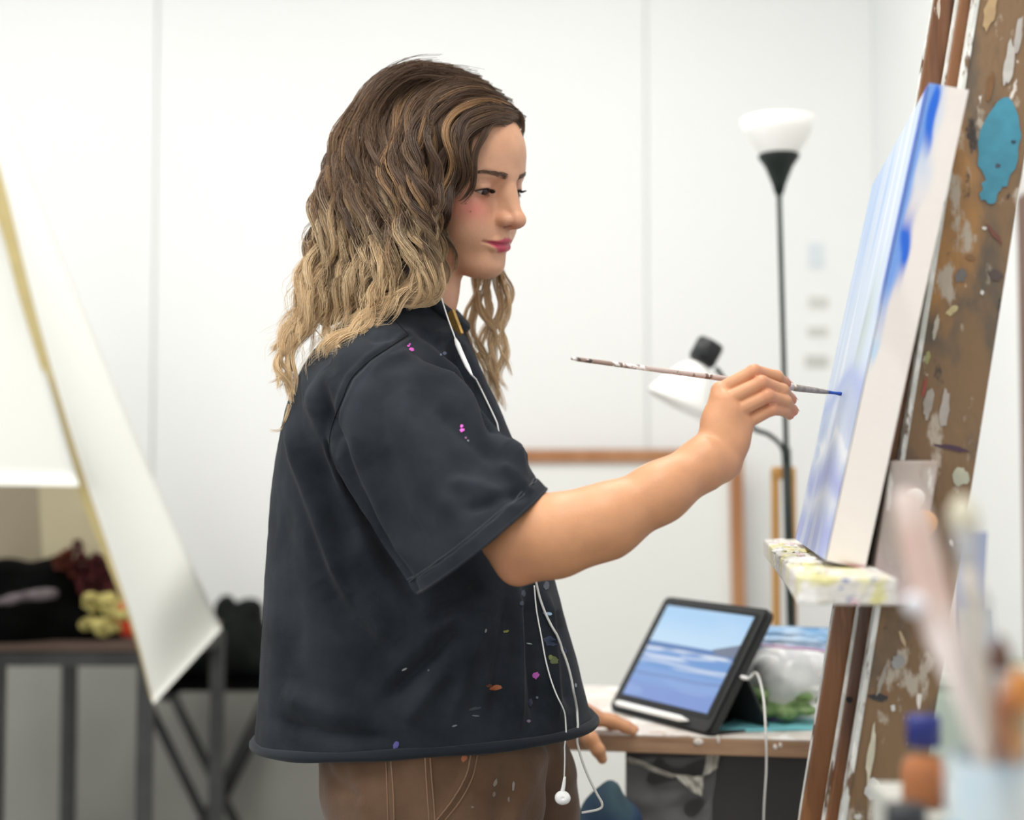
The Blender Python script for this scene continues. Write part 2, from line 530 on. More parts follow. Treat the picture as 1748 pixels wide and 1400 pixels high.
EYE_C = [(0.0685, -0.0325, 0.0), (0.0685, 0.0325, 0.0)]
EYE_R = 0.0122
LID_Y = [0.0210, 0.0245, 0.0290, 0.0335, 0.0385, 0.0430, 0.0460]
LID_U = [-0.0037, -0.0015, 0.0005, 0.0012, 0.0007, -0.0009, -0.0031]
LID_L = [-0.0042, -0.0058, -0.0068, -0.0071, -0.0066, -0.0050, -0.0032]
def almond(sg):
    def f(p):
        y = sg * p[..., 1]
        zu = np.interp(y, LID_Y, LID_U, left=-0.01, right=-0.01); zl = np.interp(y, LID_Y, LID_L, left=0.01, right=0.01)
        return np.maximum(np.maximum(p[..., 2] - zu, zl - p[..., 2]), 0.060 - p[..., 0]).astype(np.float32)
    return f, np.array((0.078, sg * 0.032, -0.002), np.float32), 0.018

def face_prims():
    P = []
    def u(p, k=0.012): P.append((p, 'u', k))
    def s(p, k=0.006): P.append((p, 's', k))
    u(ellipsoid((-0.010, 0, 0.034), (0.095, 0.072, 0.078)), 0.0)                 # cranium
    u(ellipsoid((0.030, 0, 0.038), (0.0575, 0.060, 0.056)), 0.03)              # forehead
    u(ellipsoid((0.026, 0, -0.040), (0.058, 0.054, 0.060)), 0.03)              # mid face
    u(ellipsoid((0.064, 0, -0.062), (0.0275, 0.033, 0.030)), 0.025)             # muzzle
    for sg in (-1, 1):
        u(cone((0.004, sg * 0.052, -0.058), (0.062, sg * 0.016, -0.097), 0.014, 0.013), 0.022)   # jaw line
        u(cone((0.004, sg * 0.053, -0.058), (0.0, sg * 0.058, -0.020), 0.014, 0.014), 0.022)
        u(ellipsoid((0.050, sg * 0.0405, -0.024), (0.023, 0.021, 0.019)), 0.024)           # cheekbone
        u(ellipsoid((0.052, sg * 0.0345, -0.052), (0.022, 0.019, 0.022)), 0.024)           # cheek
        u(cone((0.079, sg * 0.012, 0.0185), (0.062, sg * 0.043, 0.0185), 0.0105, 0.010), 0.016)  # brow ridge
    u(ellipsoid((0.070, 0, -0.0975), (0.0215, 0.021, 0.0155)), 0.016)            # chin
    u(ellipsoid((0.050, 0, -0.093), (0.030, 0.026, 0.014)), 0.02)
    for sg in (-1, 1):
        s(ellipsoid((0.091, sg * 0.030, -0.003), (0.0155, 0.0165, 0.0125)), 0.013)             # eye socket
        s(ellipsoid((0.094, sg * 0.0165, 0.002), (0.010, 0.0085, 0.012)), 0.010)             # inner corner hollow
    # nose
    u(cone((0.0835, 0, 0.014), (0.092, 0, -0.006), 0.0075, 0.0075), 0.012)
    u(cone((0.092, 0, -0.002), (0.1075, 0, -0.029), 0.0074, 0.0090), 0.010)
    u(cone((0.084, 0, -0.010), (0.090, 0, -0.034), 0.010, 0.0135), 0.010)
    u(ellipsoid((0.1110, 0, -0.0335), (0.0105, 0.0102, 0.0095)), 0.006)            # tip
    for sg in (-1, 1):
        u(ellipsoid((0.0975, sg * 0.0120, -0.0350), (0.0112, 0.0066, 0.0082)), 0.005)       # wings
    u(cone((0.1090, 0, -0.0400), (0.0915, 0, -0.0450), 0.0042, 0.0050), 0.005)           # columella
    for sg in (-1, 1):
        s(ellipsoid((0.1018, sg * 0.0068, -0.0440), (0.0066, 0.0034, 0.0046)), 0.002)       # nostrils
    # philtrum + lips
    u(cone((0.0885, -0.006, -0.050), (0.0915, -0.006, -0.058), 0.0035, 0.0035), 0.008)
    u(cone((0.0885, 0.006, -0.050), (0.0915, 0.006, -0.058), 0.0035, 0.0035), 0.008)
    for sg in (-1, 1):
        u(cone((0.0790, sg * 0.0270, -0.0652), (0.0905, sg * 0.0125, -0.0630), 0.0020, 0.0038), 0.005)
        u(cone((0.0905, sg * 0.0125, -0.0630), (0.0945, sg * 0.0035, -0.0618), 0.0038, 0.0042), 0.005)
        u(cone((0.0785, sg * 0.0250, -0.0675), (0.0890, sg * 0.0120, -0.0715), 0.0020, 0.0048), 0.005)
        u(cone((0.0890, sg * 0.0120, -0.0715), (0.0920, 0.0, -0.0725), 0.0048, 0.0056), 0.005)
    for sg in (-1, 1):
        s(cone((0.0815, sg * 0.0290, -0.0648), (0.0935, sg * 0.0130, -0.0669), 0.0014, 0.0011), 0.0035)
        s(cone((0.0935, sg * 0.0130, -0.0669), (0.0990, 0.0, -0.0664), 0.0011, 0.0011), 0.0035)
    s(cone((0.0985, -0.010, -0.0842), (0.0985, 0.010, -0.0842), 0.0048, 0.0048), 0.010)     # crease above the chin
    # lids
    for c in EYE_C:
        u(ellipsoid(c, (0.0140,) * 3), 0.005)
        sg = 1 if c[1] > 0 else -1
        # almond opening between the lowered lids
        s(almond(sg), 0.0010)
        # lid fold
        fo = [(0.0815, sg * 0.0215, 0.0052), (0.0845, sg * 0.0300, 0.0078), (0.0790, sg * 0.0400, 0.0066)]
        s(cone(fo[0], fo[1], 0.0008, 0.0009), 0.0030); s(cone(fo[1], fo[2], 0.0009, 0.0007), 0.0030)
    # ears
    for sg in (-1, 1):
        Re = np.array([[0.98, 0.17 * sg, 0], [-0.17 * sg, 0.98, 0], [0, 0, 1]])
        u(ellipsoid((-0.010, sg * 0.071, -0.008), (0.018, 0.008, 0.030), Re), 0.006)
        s(ellipsoid((-0.006, sg * 0.079, -0.006), (0.010, 0.005, 0.018), Re), 0.004)
    return P

def capsules(pts, rad, k):
    W = ats(pts)
    return chain(W, rad, k)

def hand_prims_right():
    P = []
    wrist = (1226, 784, 1.512)
    mcp = [(1229, 667, 1.524), (1240, 684, 1.512), (1254, 704, 1.510), (1272, 722, 1.516)]
    # palm
    for i, m in enumerate(mcp):
        w = (1211 + i * 9, 770 + i * 7, 1.520 - 0.003 * i)
        P += capsules([w, ((w[0] + m[0]) / 2, (w[1] + m[1]) / 2, (w[2] + m[2]) / 2 - 0.001), m], [0.0150, 0.0120, 0.0100], 0.013)
        P += capsules([(w[0] + 6, w[1] - 16, 1.538), (m[0] + 8 - 3 * i, m[1] + 16 - 3 * i, 1.534)], [0.0140, 0.0100], 0.012)
    P += capsules([(1212, 778, 1.530), (1232, 735, 1.550), (1256, 702, 1.560)], [0.0150, 0.0155, 0.0110], 0.014)      # thenar
    # fingers: knuckle, middle joint, end joint, tip
    fingers = [
        [mcp[0], (1287, 634, 1.519), (1326, 643, 1.534), (1342, 655, 1.548)],
        [mcp[1], (1300, 653, 1.511), (1336, 666, 1.526), (1351, 683, 1.544)],
        [mcp[2], (1310, 676, 1.509), (1341, 685, 1.523), (1354, 702, 1.540)],
        [mcp[3], (1317, 699, 1.514), (1338, 701, 1.526), (1348, 709, 1.538)]]
    rr = [[0.0088, 0.0074, 0.0066, 0.0057], [0.0088, 0.0075, 0.0067, 0.0058], [0.0084, 0.0073, 0.0064, 0.0056], [0.0076, 0.0066, 0.0058, 0.0051]]
    F = []
    for f, r in zip(fingers, rr):
        W = ats(f)
        F.append([(cone(W[0], W[1], r[0], r[1]), 'u', 0.0035)] + [(cone(W[i], W[i + 1], r[i], r[i + 1]), 'u', 0.003) for i in (1, 2)])
    th = ats([(1256, 702, 1.560), (1290, 682, 1.577), (1318, 668, 1.578), (1334, 664, 1.572)])
    F.append([(cone(th[i], th[i + 1], a, b), 'u', 0.006) for i, (a, b) in enumerate([(0.0115, 0.0098), (0.0098, 0.0086), (0.0086, 0.0066)])])
    return P, F, fingers

def grp(prims, k, op='u'):
    """several prims blended among themselves, then joined to the body with their own k"""
    cs = np.array([p[0][1] for p in prims]); rs = np.array([p[0][2] for p in prims])
    c = (cs.min(0) + cs.max(0)) / 2; r = float((np.linalg.norm(cs - c, axis=1) + rs).max())
    def f(p):
        d = None
        for (g, _, _), o, kk in prims:
            e = g(p)
            d = e if d is None else combine(d, e, o, kk)
        return d
    return ((f, c.astype(np.float32), r), op, k)

def hand_prims_left():
    P = []
    palm0 = (958, 1212, 1.985); 
    mcp = [(1018, 1228, 2.030), (1016, 1224, 2.052), (1010, 1222, 2.072), (1002, 1222, 2.090)]
    for m in mcp:
        P += capsules([palm0, m], [0.020, 0.0115], 0.012)
    P += capsules([palm0, (992, 1240, 1.992)], [0.018, 0.013], 0.012)
    F = []
    for i, (m, ln) in enumerate(zip(mcp, (1.0, 1.08, 1.0, 0.8))):
        W = ats([m, (m[0] + 30 * ln, m[1] + 6, m[2] + 0.004), (m[0] + 50 * ln, m[1] + 15, m[2] + 0.006), (m[0] + 62 * ln, m[1] + 21, m[2] + 0.008)])
        F.append([(cone(W[0], W[1], 0.0098, 0.0082), 'u', 0.004), (cone(W[1], W[2], 0.0082, 0.0074), 'u', 0.003), (cone(W[2], W[3], 0.0074, 0.0062), 'u', 0.003)])
    W = ats([(990, 1240, 1.990), (1008, 1262, 1.972), (1021, 1281, 1.968), (1028, 1296, 1.972)])
    F.append([(cone(W[i], W[i + 1], a, b), 'u', 0.004) for i, (a, b) in enumerate([(0.0125, 0.0108), (0.0108, 0.0092), (0.0092, 0.0068)])])
    return P, F

SH_R = (640, 655, 1.615); SH_L = (705, 645, 1.925)
def body_prims():
    P = []
    neck_top = h2w((-0.016, 0, -0.045)); neck_mid = at(712, 505, 1.768); neck_base = at(688, 575, 1.77)
    P.append((ellipsoid(at(668, 800, 1.77), (0.085, 0.120, 0.150)), 'u', 0.05))
    for sh in (SH_R, SH_L):
        P.append((cone(neck_base - UPZ * 0.03, at(*sh) - UPZ * 0.012, 0.046, 0.040), 'u', 0.03))
    # upper arms
    el = at(890, 915, 1.487); el2 = at(800, 955, 2.02); wr = at(948, 1205, 1.985)
    P.append((cone(at(*SH_R) - UPZ * 0.012, el, 0.043, 0.036), 'u', 0.03)); P.append((cone(at(*SH_L) - UPZ * 0.012, el2, 0.043, 0.040), 'u', 0.03))
    P += [(cone(neck_mid, neck_base, 0.0465, 0.054), 'u', 0.02), (cone(neck_top, neck_mid, 0.047, 0.0465), 'u', 0.02)]
    # right forearm
    P.append((ellipsoid(at(884, 972, 1.490), (0.0135, 0.015, 0.0125)), 'u', 0.020)); P.append((cone(at(884, 970, 1.490), at(930, 945, 1.482), 0.013, 0.022), 'u', 0.02))
    f1, f2, f3 = at(1031, 891, 1.480), at(1126, 841, 1.490), at(1206, 789, 1.508)
    P += [(cone(el, at(955, 912, 1.478), 0.0370, 0.0390), 'u', 0.02), (cone(at(955, 912, 1.478), f1, 0.0390, 0.0360), 'u', 0.02), (cone(f1, f2, 0.0360, 0.0295), 'u', 0.02),
          (cone(f2, f3, 0.0295, 0.0262), 'u', 0.016), (cone(f3, at(1222, 784, 1.512), 0.0255, 0.021), 'u', 0.015)]
    P.append((cone(el2, wr, 0.040, 0.023), 'u', 0.02))
    fp = xform(face_prims(), HR, HT, HS)
    P += [(fp[0][0], 'u', 0.02)] + fp[1:]
    pal, fin, _ = hand_prims_right()
    P += pal
    pal2, fin2 = hand_prims_left()
    P += pal2
    for f in fin: P.append(grp(f, 0.0009))
    for f in fin2: P.append(grp(f, 0.0025))
    return P

UPZ = np.array([0, 0, 1.0])
BODY_VOX = 0.0015
def build_body():
    V, F = sdf_mesh(body_prims(), BODY_VOX)
    H = w2h(V); x, y, z = H.T; ay = np.abs(y)
    n = len(V)
    col = np.tile(np.array(lin((212, 160, 127))), (n, 1))
    def mix(c, w):
        nonlocal col
        col = col * (1 - w[:, None]) + np.array(lin(c)) * w[:, None]
    face = (x > 0.0) & (z > -0.14) & (z < 0.13) & (ay < 0.09)
    def g(cx, cy, cz, sx, sy, sz):
        return face * np.exp(-(((x - cx) / sx) ** 2 + ((ay - cy) / sy) ** 2 + ((z - cz) / sz) ** 2))
    mix((222, 122, 110), 0.75 * g(0.066, 0.046, -0.025, 0.03, 0.022, 0.016))       # flushed cheek
    mix((206, 126, 104), 0.45 * g(0.108, 0.0, -0.036, 0.012, 0.016, 0.012))       # nose tip
    mix((214, 160, 132), 0.5 * g(0.082, 0.034, 0.010, 0.02, 0.014, 0.006))       # lid
    mix((168, 112, 92), 0.5 * g(0.082, 0.031, -0.010, 0.012, 0.014, 0.0035))      # under the eye
    limb = sstep(0.20, 0.26, np.linalg.norm(V - HT, axis=1)); mix((203, 147, 107), limb)         # tanned arms
    # lips
    lipz_u = -0.0582 - 0.27 * np.maximum(ay - 0.004, 0) + 0.0012 * np.exp(-((ay - 0.004) / 0.003) ** 2)
    lipz_l = -0.0782 + 0.72 * np.maximum(ay - 0.0075, 0)
    inl = sstep(-0.0006, 0.0020, lipz_u - z) * sstep(-0.0006, 0.0020, z - lipz_l) * sstep(0.0300, 0.0265, ay) * (x > 0.072)
    mix((192, 62, 94), 0.88 * inl * face)
    mix((110, 34, 46), 0.6 * face * sstep(0.030, 0.025, ay) * (x > 0.072) * np.exp(-((z + 0.0667 - 0.13 * np.maximum(ay - 0.014, 0)) / 0.0011) ** 2))
    mix((120, 66, 52), 0.8 * face * (np.exp(-(((x - 0.0975) / 0.005) ** 2 + ((ay - 0.0066) / 0.003) ** 2 + ((z + 0.0445) / 0.003) ** 2))))
    # brow undertone
    bz = 0.0186 + 0.17 * (ay - 0.014) - 7.0 * np.maximum(ay - 0.034, 0) ** 2 * 3
    bw = face * (x > 0.05) * np.exp(-((z - bz) / 0.0030) ** 2) * sstep(0.009, 0.014, ay) * sstep(0.050, 0.040, ay)
    mix((92, 66, 52), 0.72 * bw)
    # moles on the cheek
    for (my, mz) in ((0.056, -0.020), (0.051, -0.029)):
        m_ = (y < 0) * np.exp(-(((ay - my) / 0.0009) ** 2 + ((z - mz) / 0.0009) ** 2)) * face
        mix((92, 58, 48), 0.85 * m_)
    # knuckles and fingertips redden a little
    _, _, fingers = hand_prims_right()
    for f in fingers:
        for q, w in ((f[1], 0.30), (f[3], 0.45), (f[0], 0.18)):
            mix((204, 112, 92), w * np.exp(-((V - at(*q)) ** 2).sum(1) / 0.010 ** 2))
    el = at(878, 975, 1.47); mix((190, 122, 96), 0.35 * np.exp(-((V - el) ** 2).sum(1) / 0.03 ** 2))
    me = np_mesh('body', V, F, {'Col': np.c_[col, np.ones(n)]})
    return link('body', me, attr_mat('skin', rough=0.46, spec=0.42, sss=0.06, bump=0.0003, bscale=420, nvar=0.05, nscale=55), PERSON, smooth=True)
BODY = build_body()

# ---- eyes, lashes, brows, nails
def build_eye(c):
    tip = w2h(at(1440, 673, 1.59)); d = tip - np.array(c); d /= np.linalg.norm(d)
    d = d * 0.3 + np.array([0.93, -0.10, -0.34]) * 0.7; d /= np.linalg.norm(d)
    bm = bmesh.new(); bmesh.ops.create_uvsphere(bm, u_segments=48, v_segments=40, radius=1.0)
    V = np.array([v.co[:] for v in bm.verts]); F = [[v.index for v in f.verts] for f in bm.faces]; bm.free()
    q = Vector((0, 0, 1)).rotation_difference(Vector(d)).to_matrix()
    V = V @ np.array(q).T
    a = np.arccos(np.clip(V @ d, -1, 1))
    r = EYE_R * (1 + 0.035 * sstep(0.52, 0.1, a))
    col = np.tile(np.array(lin((186, 168, 160))), (len(V), 1))
    w = sstep(0.60, 0.56, a)[:, None]; col = col * (1 - w) + np.array(lin((46, 28, 20))) * w
    w = sstep(0.25, 0.20, a)[:, None]; col = col * (1 - w) + np.array(lin((10, 8, 8))) * w
    W = h2w(np.array(c) + V * r[:, None])
    me = bpy.data.meshes.new('eyeball'); me.from_pydata(W.tolist(), [], F); me.update()
    ca = me.color_attributes.new('Col', 'FLOAT_COLOR', 'POINT'); ca.data.foreach_set('color', np.c_[col, np.ones(len(col))].astype(np.float32).ravel())
    return me
m_eye = attr_mat('eye_surface', rough=0.08, spec=0.6)
for c in EYE_C:
    link('eyeball', build_eye(c), m_eye, PERSON, smooth=True)

def strands_mesh(name, S, R, C, sides=3):
    """(s,n,3) strand points, (s,n) radii, (s,n,3) colours -> one tube mesh"""
    s, n, _ = S.shape
    T = np.gradient(S, axis=1); T /= np.linalg.norm(T, axis=2, keepdims=True) + 1e-12
    ref = np.array([0.2, -0.95, 0.25])
    U = np.cross(T, ref); U /= np.linalg.norm(U, axis=2, keepdims=True) + 1e-9
    W = np.cross(T, U)
    a = np.linspace(0, 2 * np.pi, sides, endpoint=False) + 0.5
    V = S[:, :, None] + R[:, :, None, None] * (U[:, :, None] * np.cos(a)[:, None] + W[:, :, None] * np.sin(a)[:, None])
    k, i, j = np.meshgrid(np.arange(s), np.arange(n - 1), np.arange(sides), indexing='ij')
    b = k * n * sides
    F = np.stack([b + i * sides + j, b + i * sides + (j + 1) % sides, b + (i + 1) * sides + (j + 1) % sides, b + (i + 1) * sides + j], -1).reshape(-1, 4)
    CC = np.repeat(C[:, :, None, :], sides, 2).reshape(-1, 3)
    return np_mesh(name, V.reshape(-1, 3), F, {'Col': np.c_[CC, np.ones(len(CC))]})

m_brow = attr_mat('brow_hair', rough=0.5)
FP = face_prims()
def on_face(p):
    """push a head-space point along x onto the face surface"""
    p = np.array(p, float); xs = np.linspace(0.03, 0.12, 400)
    q = np.tile(p, (400, 1)); q[:, 0] = xs
    d = eval_sdf(FP, q); ins = np.where(d < 0)[0]
    p[0] = xs[ins[-1]] if len(ins) else p[0]
    return p
for sg in (-1, 1):
    S = []
    for i in range(150):
        t = RNG.random(); ay = 0.011 + 0.038 * t
        zc = 0.0186 + 0.17 * (ay - 0.014) - 21.0 * max(ay - 0.034, 0) ** 2
        z0 = zc + RNG.uniform(-1, 1) * 0.0040 * (1 - 0.6 * t)
        up = 0.0035 * (1 - 1.5 * t)
        a = on_face((0, sg * ay, z0)); b = on_face((0, sg * (ay + 0.0045), z0 + up * 0.6))
        m = (a + b) / 2 + np.array([0.0009, 0, 0])
        S.append(smooth_path([a, m, b + np.array([0.0005, 0, 0])], 5))
    S = h2w(np.array(S).reshape(-1, 3)).reshape(len(S), 5, 3)
    R = np.tile(np.array([0.00030, 0.0003, 0.00026, 0.0002, 0.00008]), (len(S), 1))
    link('eyebrow', strands_mesh('eyebrow', S, R, np.tile(np.array(lin((96, 72, 56))), (len(S), 5, 1))), m_brow, PERSON)
    # lashes
    def lid_point(sg, ay, zz):
        e = np.array(EYE_C[0 if sg < 0 else 1]); dy, dz = ay - abs(e[1]), zz - e[2]
        return np.array([e[0] + math.sqrt(max(0.0138 ** 2 - dy * dy - dz * dz, 1e-6)), sg * ay, zz])
    S = []; c = np.array(EYE_C[0 if sg < 0 else 1])
    lid = np.array([lid_point(sg, y_, z_) for y_, z_ in zip(np.linspace(0.0215, 0.0457, 60), np.interp(np.linspace(0.0215, 0.0457, 60), LID_Y, LID_U))])
    for i in range(60):
        p = lid[i]; o = (p - c) / np.linalg.norm(p - c); t = i / 59
        ln = 0.0035 + 0.0045 * math.sin(math.pi * min(1, 0.25 + t * 0.75))
        e = p + o * ln * 0.95 + np.array([0, sg * 0.0018 * t, 0.0004]); mm = (p + e) / 2 + np.array([0.0, 0, -0.0011])
        S.append(smooth_path([p - o * 0.0008, mm, e], 5))
    low = np.array([lid_point(sg, y_, z_) for y_, z_ in zip(np.linspace(0.0255, 0.0445, 24), np.interp(np.linspace(0.0255, 0.0445, 24), LID_Y, LID_L))])
    for p in low:
        o = (p - c) / np.linalg.norm(p - c)
        S.append(smooth_path([p, p + o * 0.001 + np.array([0, 0, -0.0005]), p + o * 0.002 + np.array([0, 0, -0.0018])], 5))
    S = h2w(np.array(S).reshape(-1, 3)).reshape(len(S), 5, 3)
    R = np.tile(np.array([0.0003, 0.00026, 0.0002, 0.00015, 0.00005]), (len(S), 1)); R[60:] *= 0.5
    link('eyelashes', strands_mesh('eyelashes', S, R, np.tile(np.array(lin((28, 20, 18))), (len(S), 5, 1))), m_brow, PERSON)
    link('lash_line', tube_me('lash_line', h2w(lid + (lid - c) * 0.006), np.interp(np.arange(60), [0, 20, 45, 59], [0.00025, 0.0006, 0.0006, 0.0002]), 6), mat('lash_dark', (40, 26, 22), 0.6), PERSON, smooth=True)
# ================================================================== clothes
def z_at(py, d): return at(874, py, d)[2]
SH_ROWS = [(1345, 436, 1024, 0.172), (1262, 439, 1024, 0.172), (1200, 444, 1003, 0.172), (1130, 448, 985, 0.170), (1060, 452, 966, 0.168), (985, 456, 946, 0.166), (900, 462, 926, 0.164),
           (830, 468, 905, 0.160), (760, 478, 878, 0.156), (690, 494, 848, 0.146), (640, 514, 822, 0.132), (600, 545, 796, 0.108), (570, 590, 770, 0.080), (552, 630, 750, 0.050)]
_zs = [z_at(r[0], 1.77) for r in SH_ROWS]; _xl = [at(r[1], r[0], 1.77)[0] for r in SH_ROWS]; _xr = [at(r[2], r[0], 1.77)[0] for r in SH_ROWS]
SL_A = at(634, 672, 1.600); SL_C = at(829, 933, 1.486)          # sleeve axis: shoulder -> middle of the cuff
SL_LEN = float(np.linalg.norm(SL_C - SL_A)); SL_T = (SL_C - SL_A) / SL_LEN
_b = at(925, 846, 1.488) - at(725, 1022, 1.488); _b -= SL_T * (_b @ SL_T); SL_B = _b / np.linalg.norm(_b); SL_N = np.cross(SL_T, SL_B)

SL_S = SL_N if SL_N[1] < 0 else -SL_N                # towards the camera
def sl_end(P):
    """how far past the (slanting) sleeve edge a point lies"""
    q = P - SL_A
    return q @ SL_T - SL_LEN - 0.62 * (q @ SL_S - 0.045) - 0.020

def sleeve(A, T, B, N, L, rb0, rb1, rc0, rc1, n=1.5):
    def f(p):
        q = p - A; t = q @ T; u = np.clip(t / L, -0.2, 1.3)
        X = q @ B; Y = q @ N
        dome = np.sqrt(np.clip(1 - (1 - np.clip((t + 0.02) / 0.075, 0.02, 1)) ** 2, 0.03, 1))
        ra = (rb0 + (rb1 - rb0) * u) * dome; rc = (rc0 + (rc1 - rc0) * u) * dome
        r = (np.abs(X / ra) ** n + np.abs(Y / rc) ** n + 1e-12) ** (1 / n)
        g = np.sqrt((X / ra ** 2) ** 2 + (Y / rc ** 2) ** 2) / np.maximum(np.sqrt((X / ra) ** 2 + (Y / rc) ** 2), 1e-6) + 1e-6
        return np.maximum((r - 1) / g, np.maximum(-0.02 - t, t - L - 0.060))
    return f, A + T * L / 2, L / 2 + max(rb0, rb1, rc0, rc1) + 0.03

SLV = sleeve(SL_A, SL_T, SL_B, SL_N, SL_LEN, 0.080, 0.0890, 0.068, 0.060)
LA = at(*SH_L) + np.array([0, 0.005, -0.01]); LC = at(770, 900, 2.03); LL = float(np.linalg.norm(LC - LA)); LT = (LC - LA) / LL
LB = np.array([1.0, 0, 0]) - LT * LT[0]; LB /= np.linalg.norm(LB); LN = np.cross(LT, LB)
SLV_L = sleeve(LA, LT, LB, LN, LL, 0.075, 0.08, 0.062, 0.060)

def shirt_prims():
    P = [(loft(_zs, [(a + b) / 2 for a, b in zip(_xl, _xr)], [1.77] * len(_zs), [(b - a) / 2 for a, b in zip(_xl, _xr)], [r[3] for r in SH_ROWS], 2.25), 'u', 0.0)]
    nb = at(684, 600, 1.77)
    for sh, dz in ((SH_R, 0.0), (SH_L, 0.0)):
        s = at(*sh) + np.array([0, 0, -0.012])
        P.append((cone(nb + (s - nb) * 0.28 + np.array([0, 0, 0.012]), s, 0.066, 0.066), 'u', 0.06))
    P.append((SLV, 'u', 0.016)); P.append((SLV_L, 'u', 0.03))
    return P

# creases of the cloth as the photograph shows them: (polyline px, half width px, height m)
CREASES = [
    ([(764, 585), (790, 622), (815, 672), (838, 722), (862, 762)], 13, -0.0085), ([(742, 590), (782, 645), (822, 705), (866, 765), (905, 828)], 13, 0.0050),
    ([(735, 575), (765, 570), (795, 600)], 9, 0.0035), ([(712, 560), (745, 585), (772, 618)], 7, -0.0022),
    ([(800, 600), (835, 680), (866, 745), (900, 822)], 9, 0.0030), ([(815, 640), (845, 705), (878, 772)], 7, -0.0030),
    ([(523, 612), (533, 690), (560, 760), (590, 850)], 11, 0.0045), ([(545, 640), (552, 710), (575, 770), (600, 835), (660, 950), (720, 1040)], 15, -0.0075),
    ([(492, 690), (508, 780), (530, 840), (562, 930), (597, 1027)], 13, 0.0060), ([(530, 760), (560, 850), (600, 940), (640, 1010)], 20, -0.0050), ([(470, 830), (490, 980), (500, 1150)], 26, -0.0035),
    ([(590, 905), (620, 1000), (665, 1090), (700, 1130)], 26, 0.0065), ([(545, 990), (590, 1070), (640, 1105), (700, 1108)], 22, -0.0055),
    ([(800, 1050), (740, 1120), (690, 1165), (650, 1205)], 16, -0.0075), ([(770, 1130), (730, 1180), (690, 1235)], 18, 0.0055),
    ([(835, 1050), (800, 1130), (770, 1230)], 16, 0.0040), ([(872, 1020), (858, 1120), (840, 1230)], 14, -0.0045),
    ([(880, 985), (884, 1100), (886, 1255)], 8, 0.0050), ([(905, 1000), (908, 1120), (914, 1240)], 9, -0.0050), ([(928, 1005), (938, 1110), (948, 1235)], 9, 0.0055),
    ([(955, 1040), (968, 1130), (978, 1220)], 10, -0.0045), ([(730, 1060), (790, 1030), (830, 1000)], 16, -0.0050),
    ([(600, 690), (612, 780), (655, 880), (712, 985)], 14, 0.0030), ([(640, 640), (648, 760), (690, 880), (740, 960)], 18, -0.0032), ([(688, 620), (700, 720), (745, 840), (790, 905)], 18, 0.0030),
    ([(760, 820), (820, 832), (880, 862)], 15, 0.0034), ([(790, 870), (840, 858), (900, 838)], 11, -0.0034), ([(740, 700), (790, 735), (850, 792)], 15, -0.0028), ([(850, 790), (880, 815), (908, 846)], 9, 0.0030),
    ([(630, 640), (660, 615), (700, 600)], 10, 0.0020), ([(480, 1180), (560, 1215), (640, 1225)], 20, 0.0032), ([(455, 1225), (560, 1255), (680, 1262)], 12, -0.0030),
    ([(500, 560), (540, 590), (570, 640)], 12, -0.0030), ([(610, 560), (640, 575), (680, 572)], 9, -0.0024),
]
SEAM_ARM = [(697, 571), (668, 590), (630, 616), (600, 646), (585, 680), (571, 715), (563, 750), (568, 785), (588, 832), (620, 880)]
def hem_z(x):
    xa = at(440, 1262, 1.77)[0]; xb = at(1015, 1226, 1.77)[0]
    return np.interp(x, [xa, (xa + xb) / 2, xb], [z_at(1266, 1.77), z_at(1288, 1.60), z_at(1228, 1.77)])

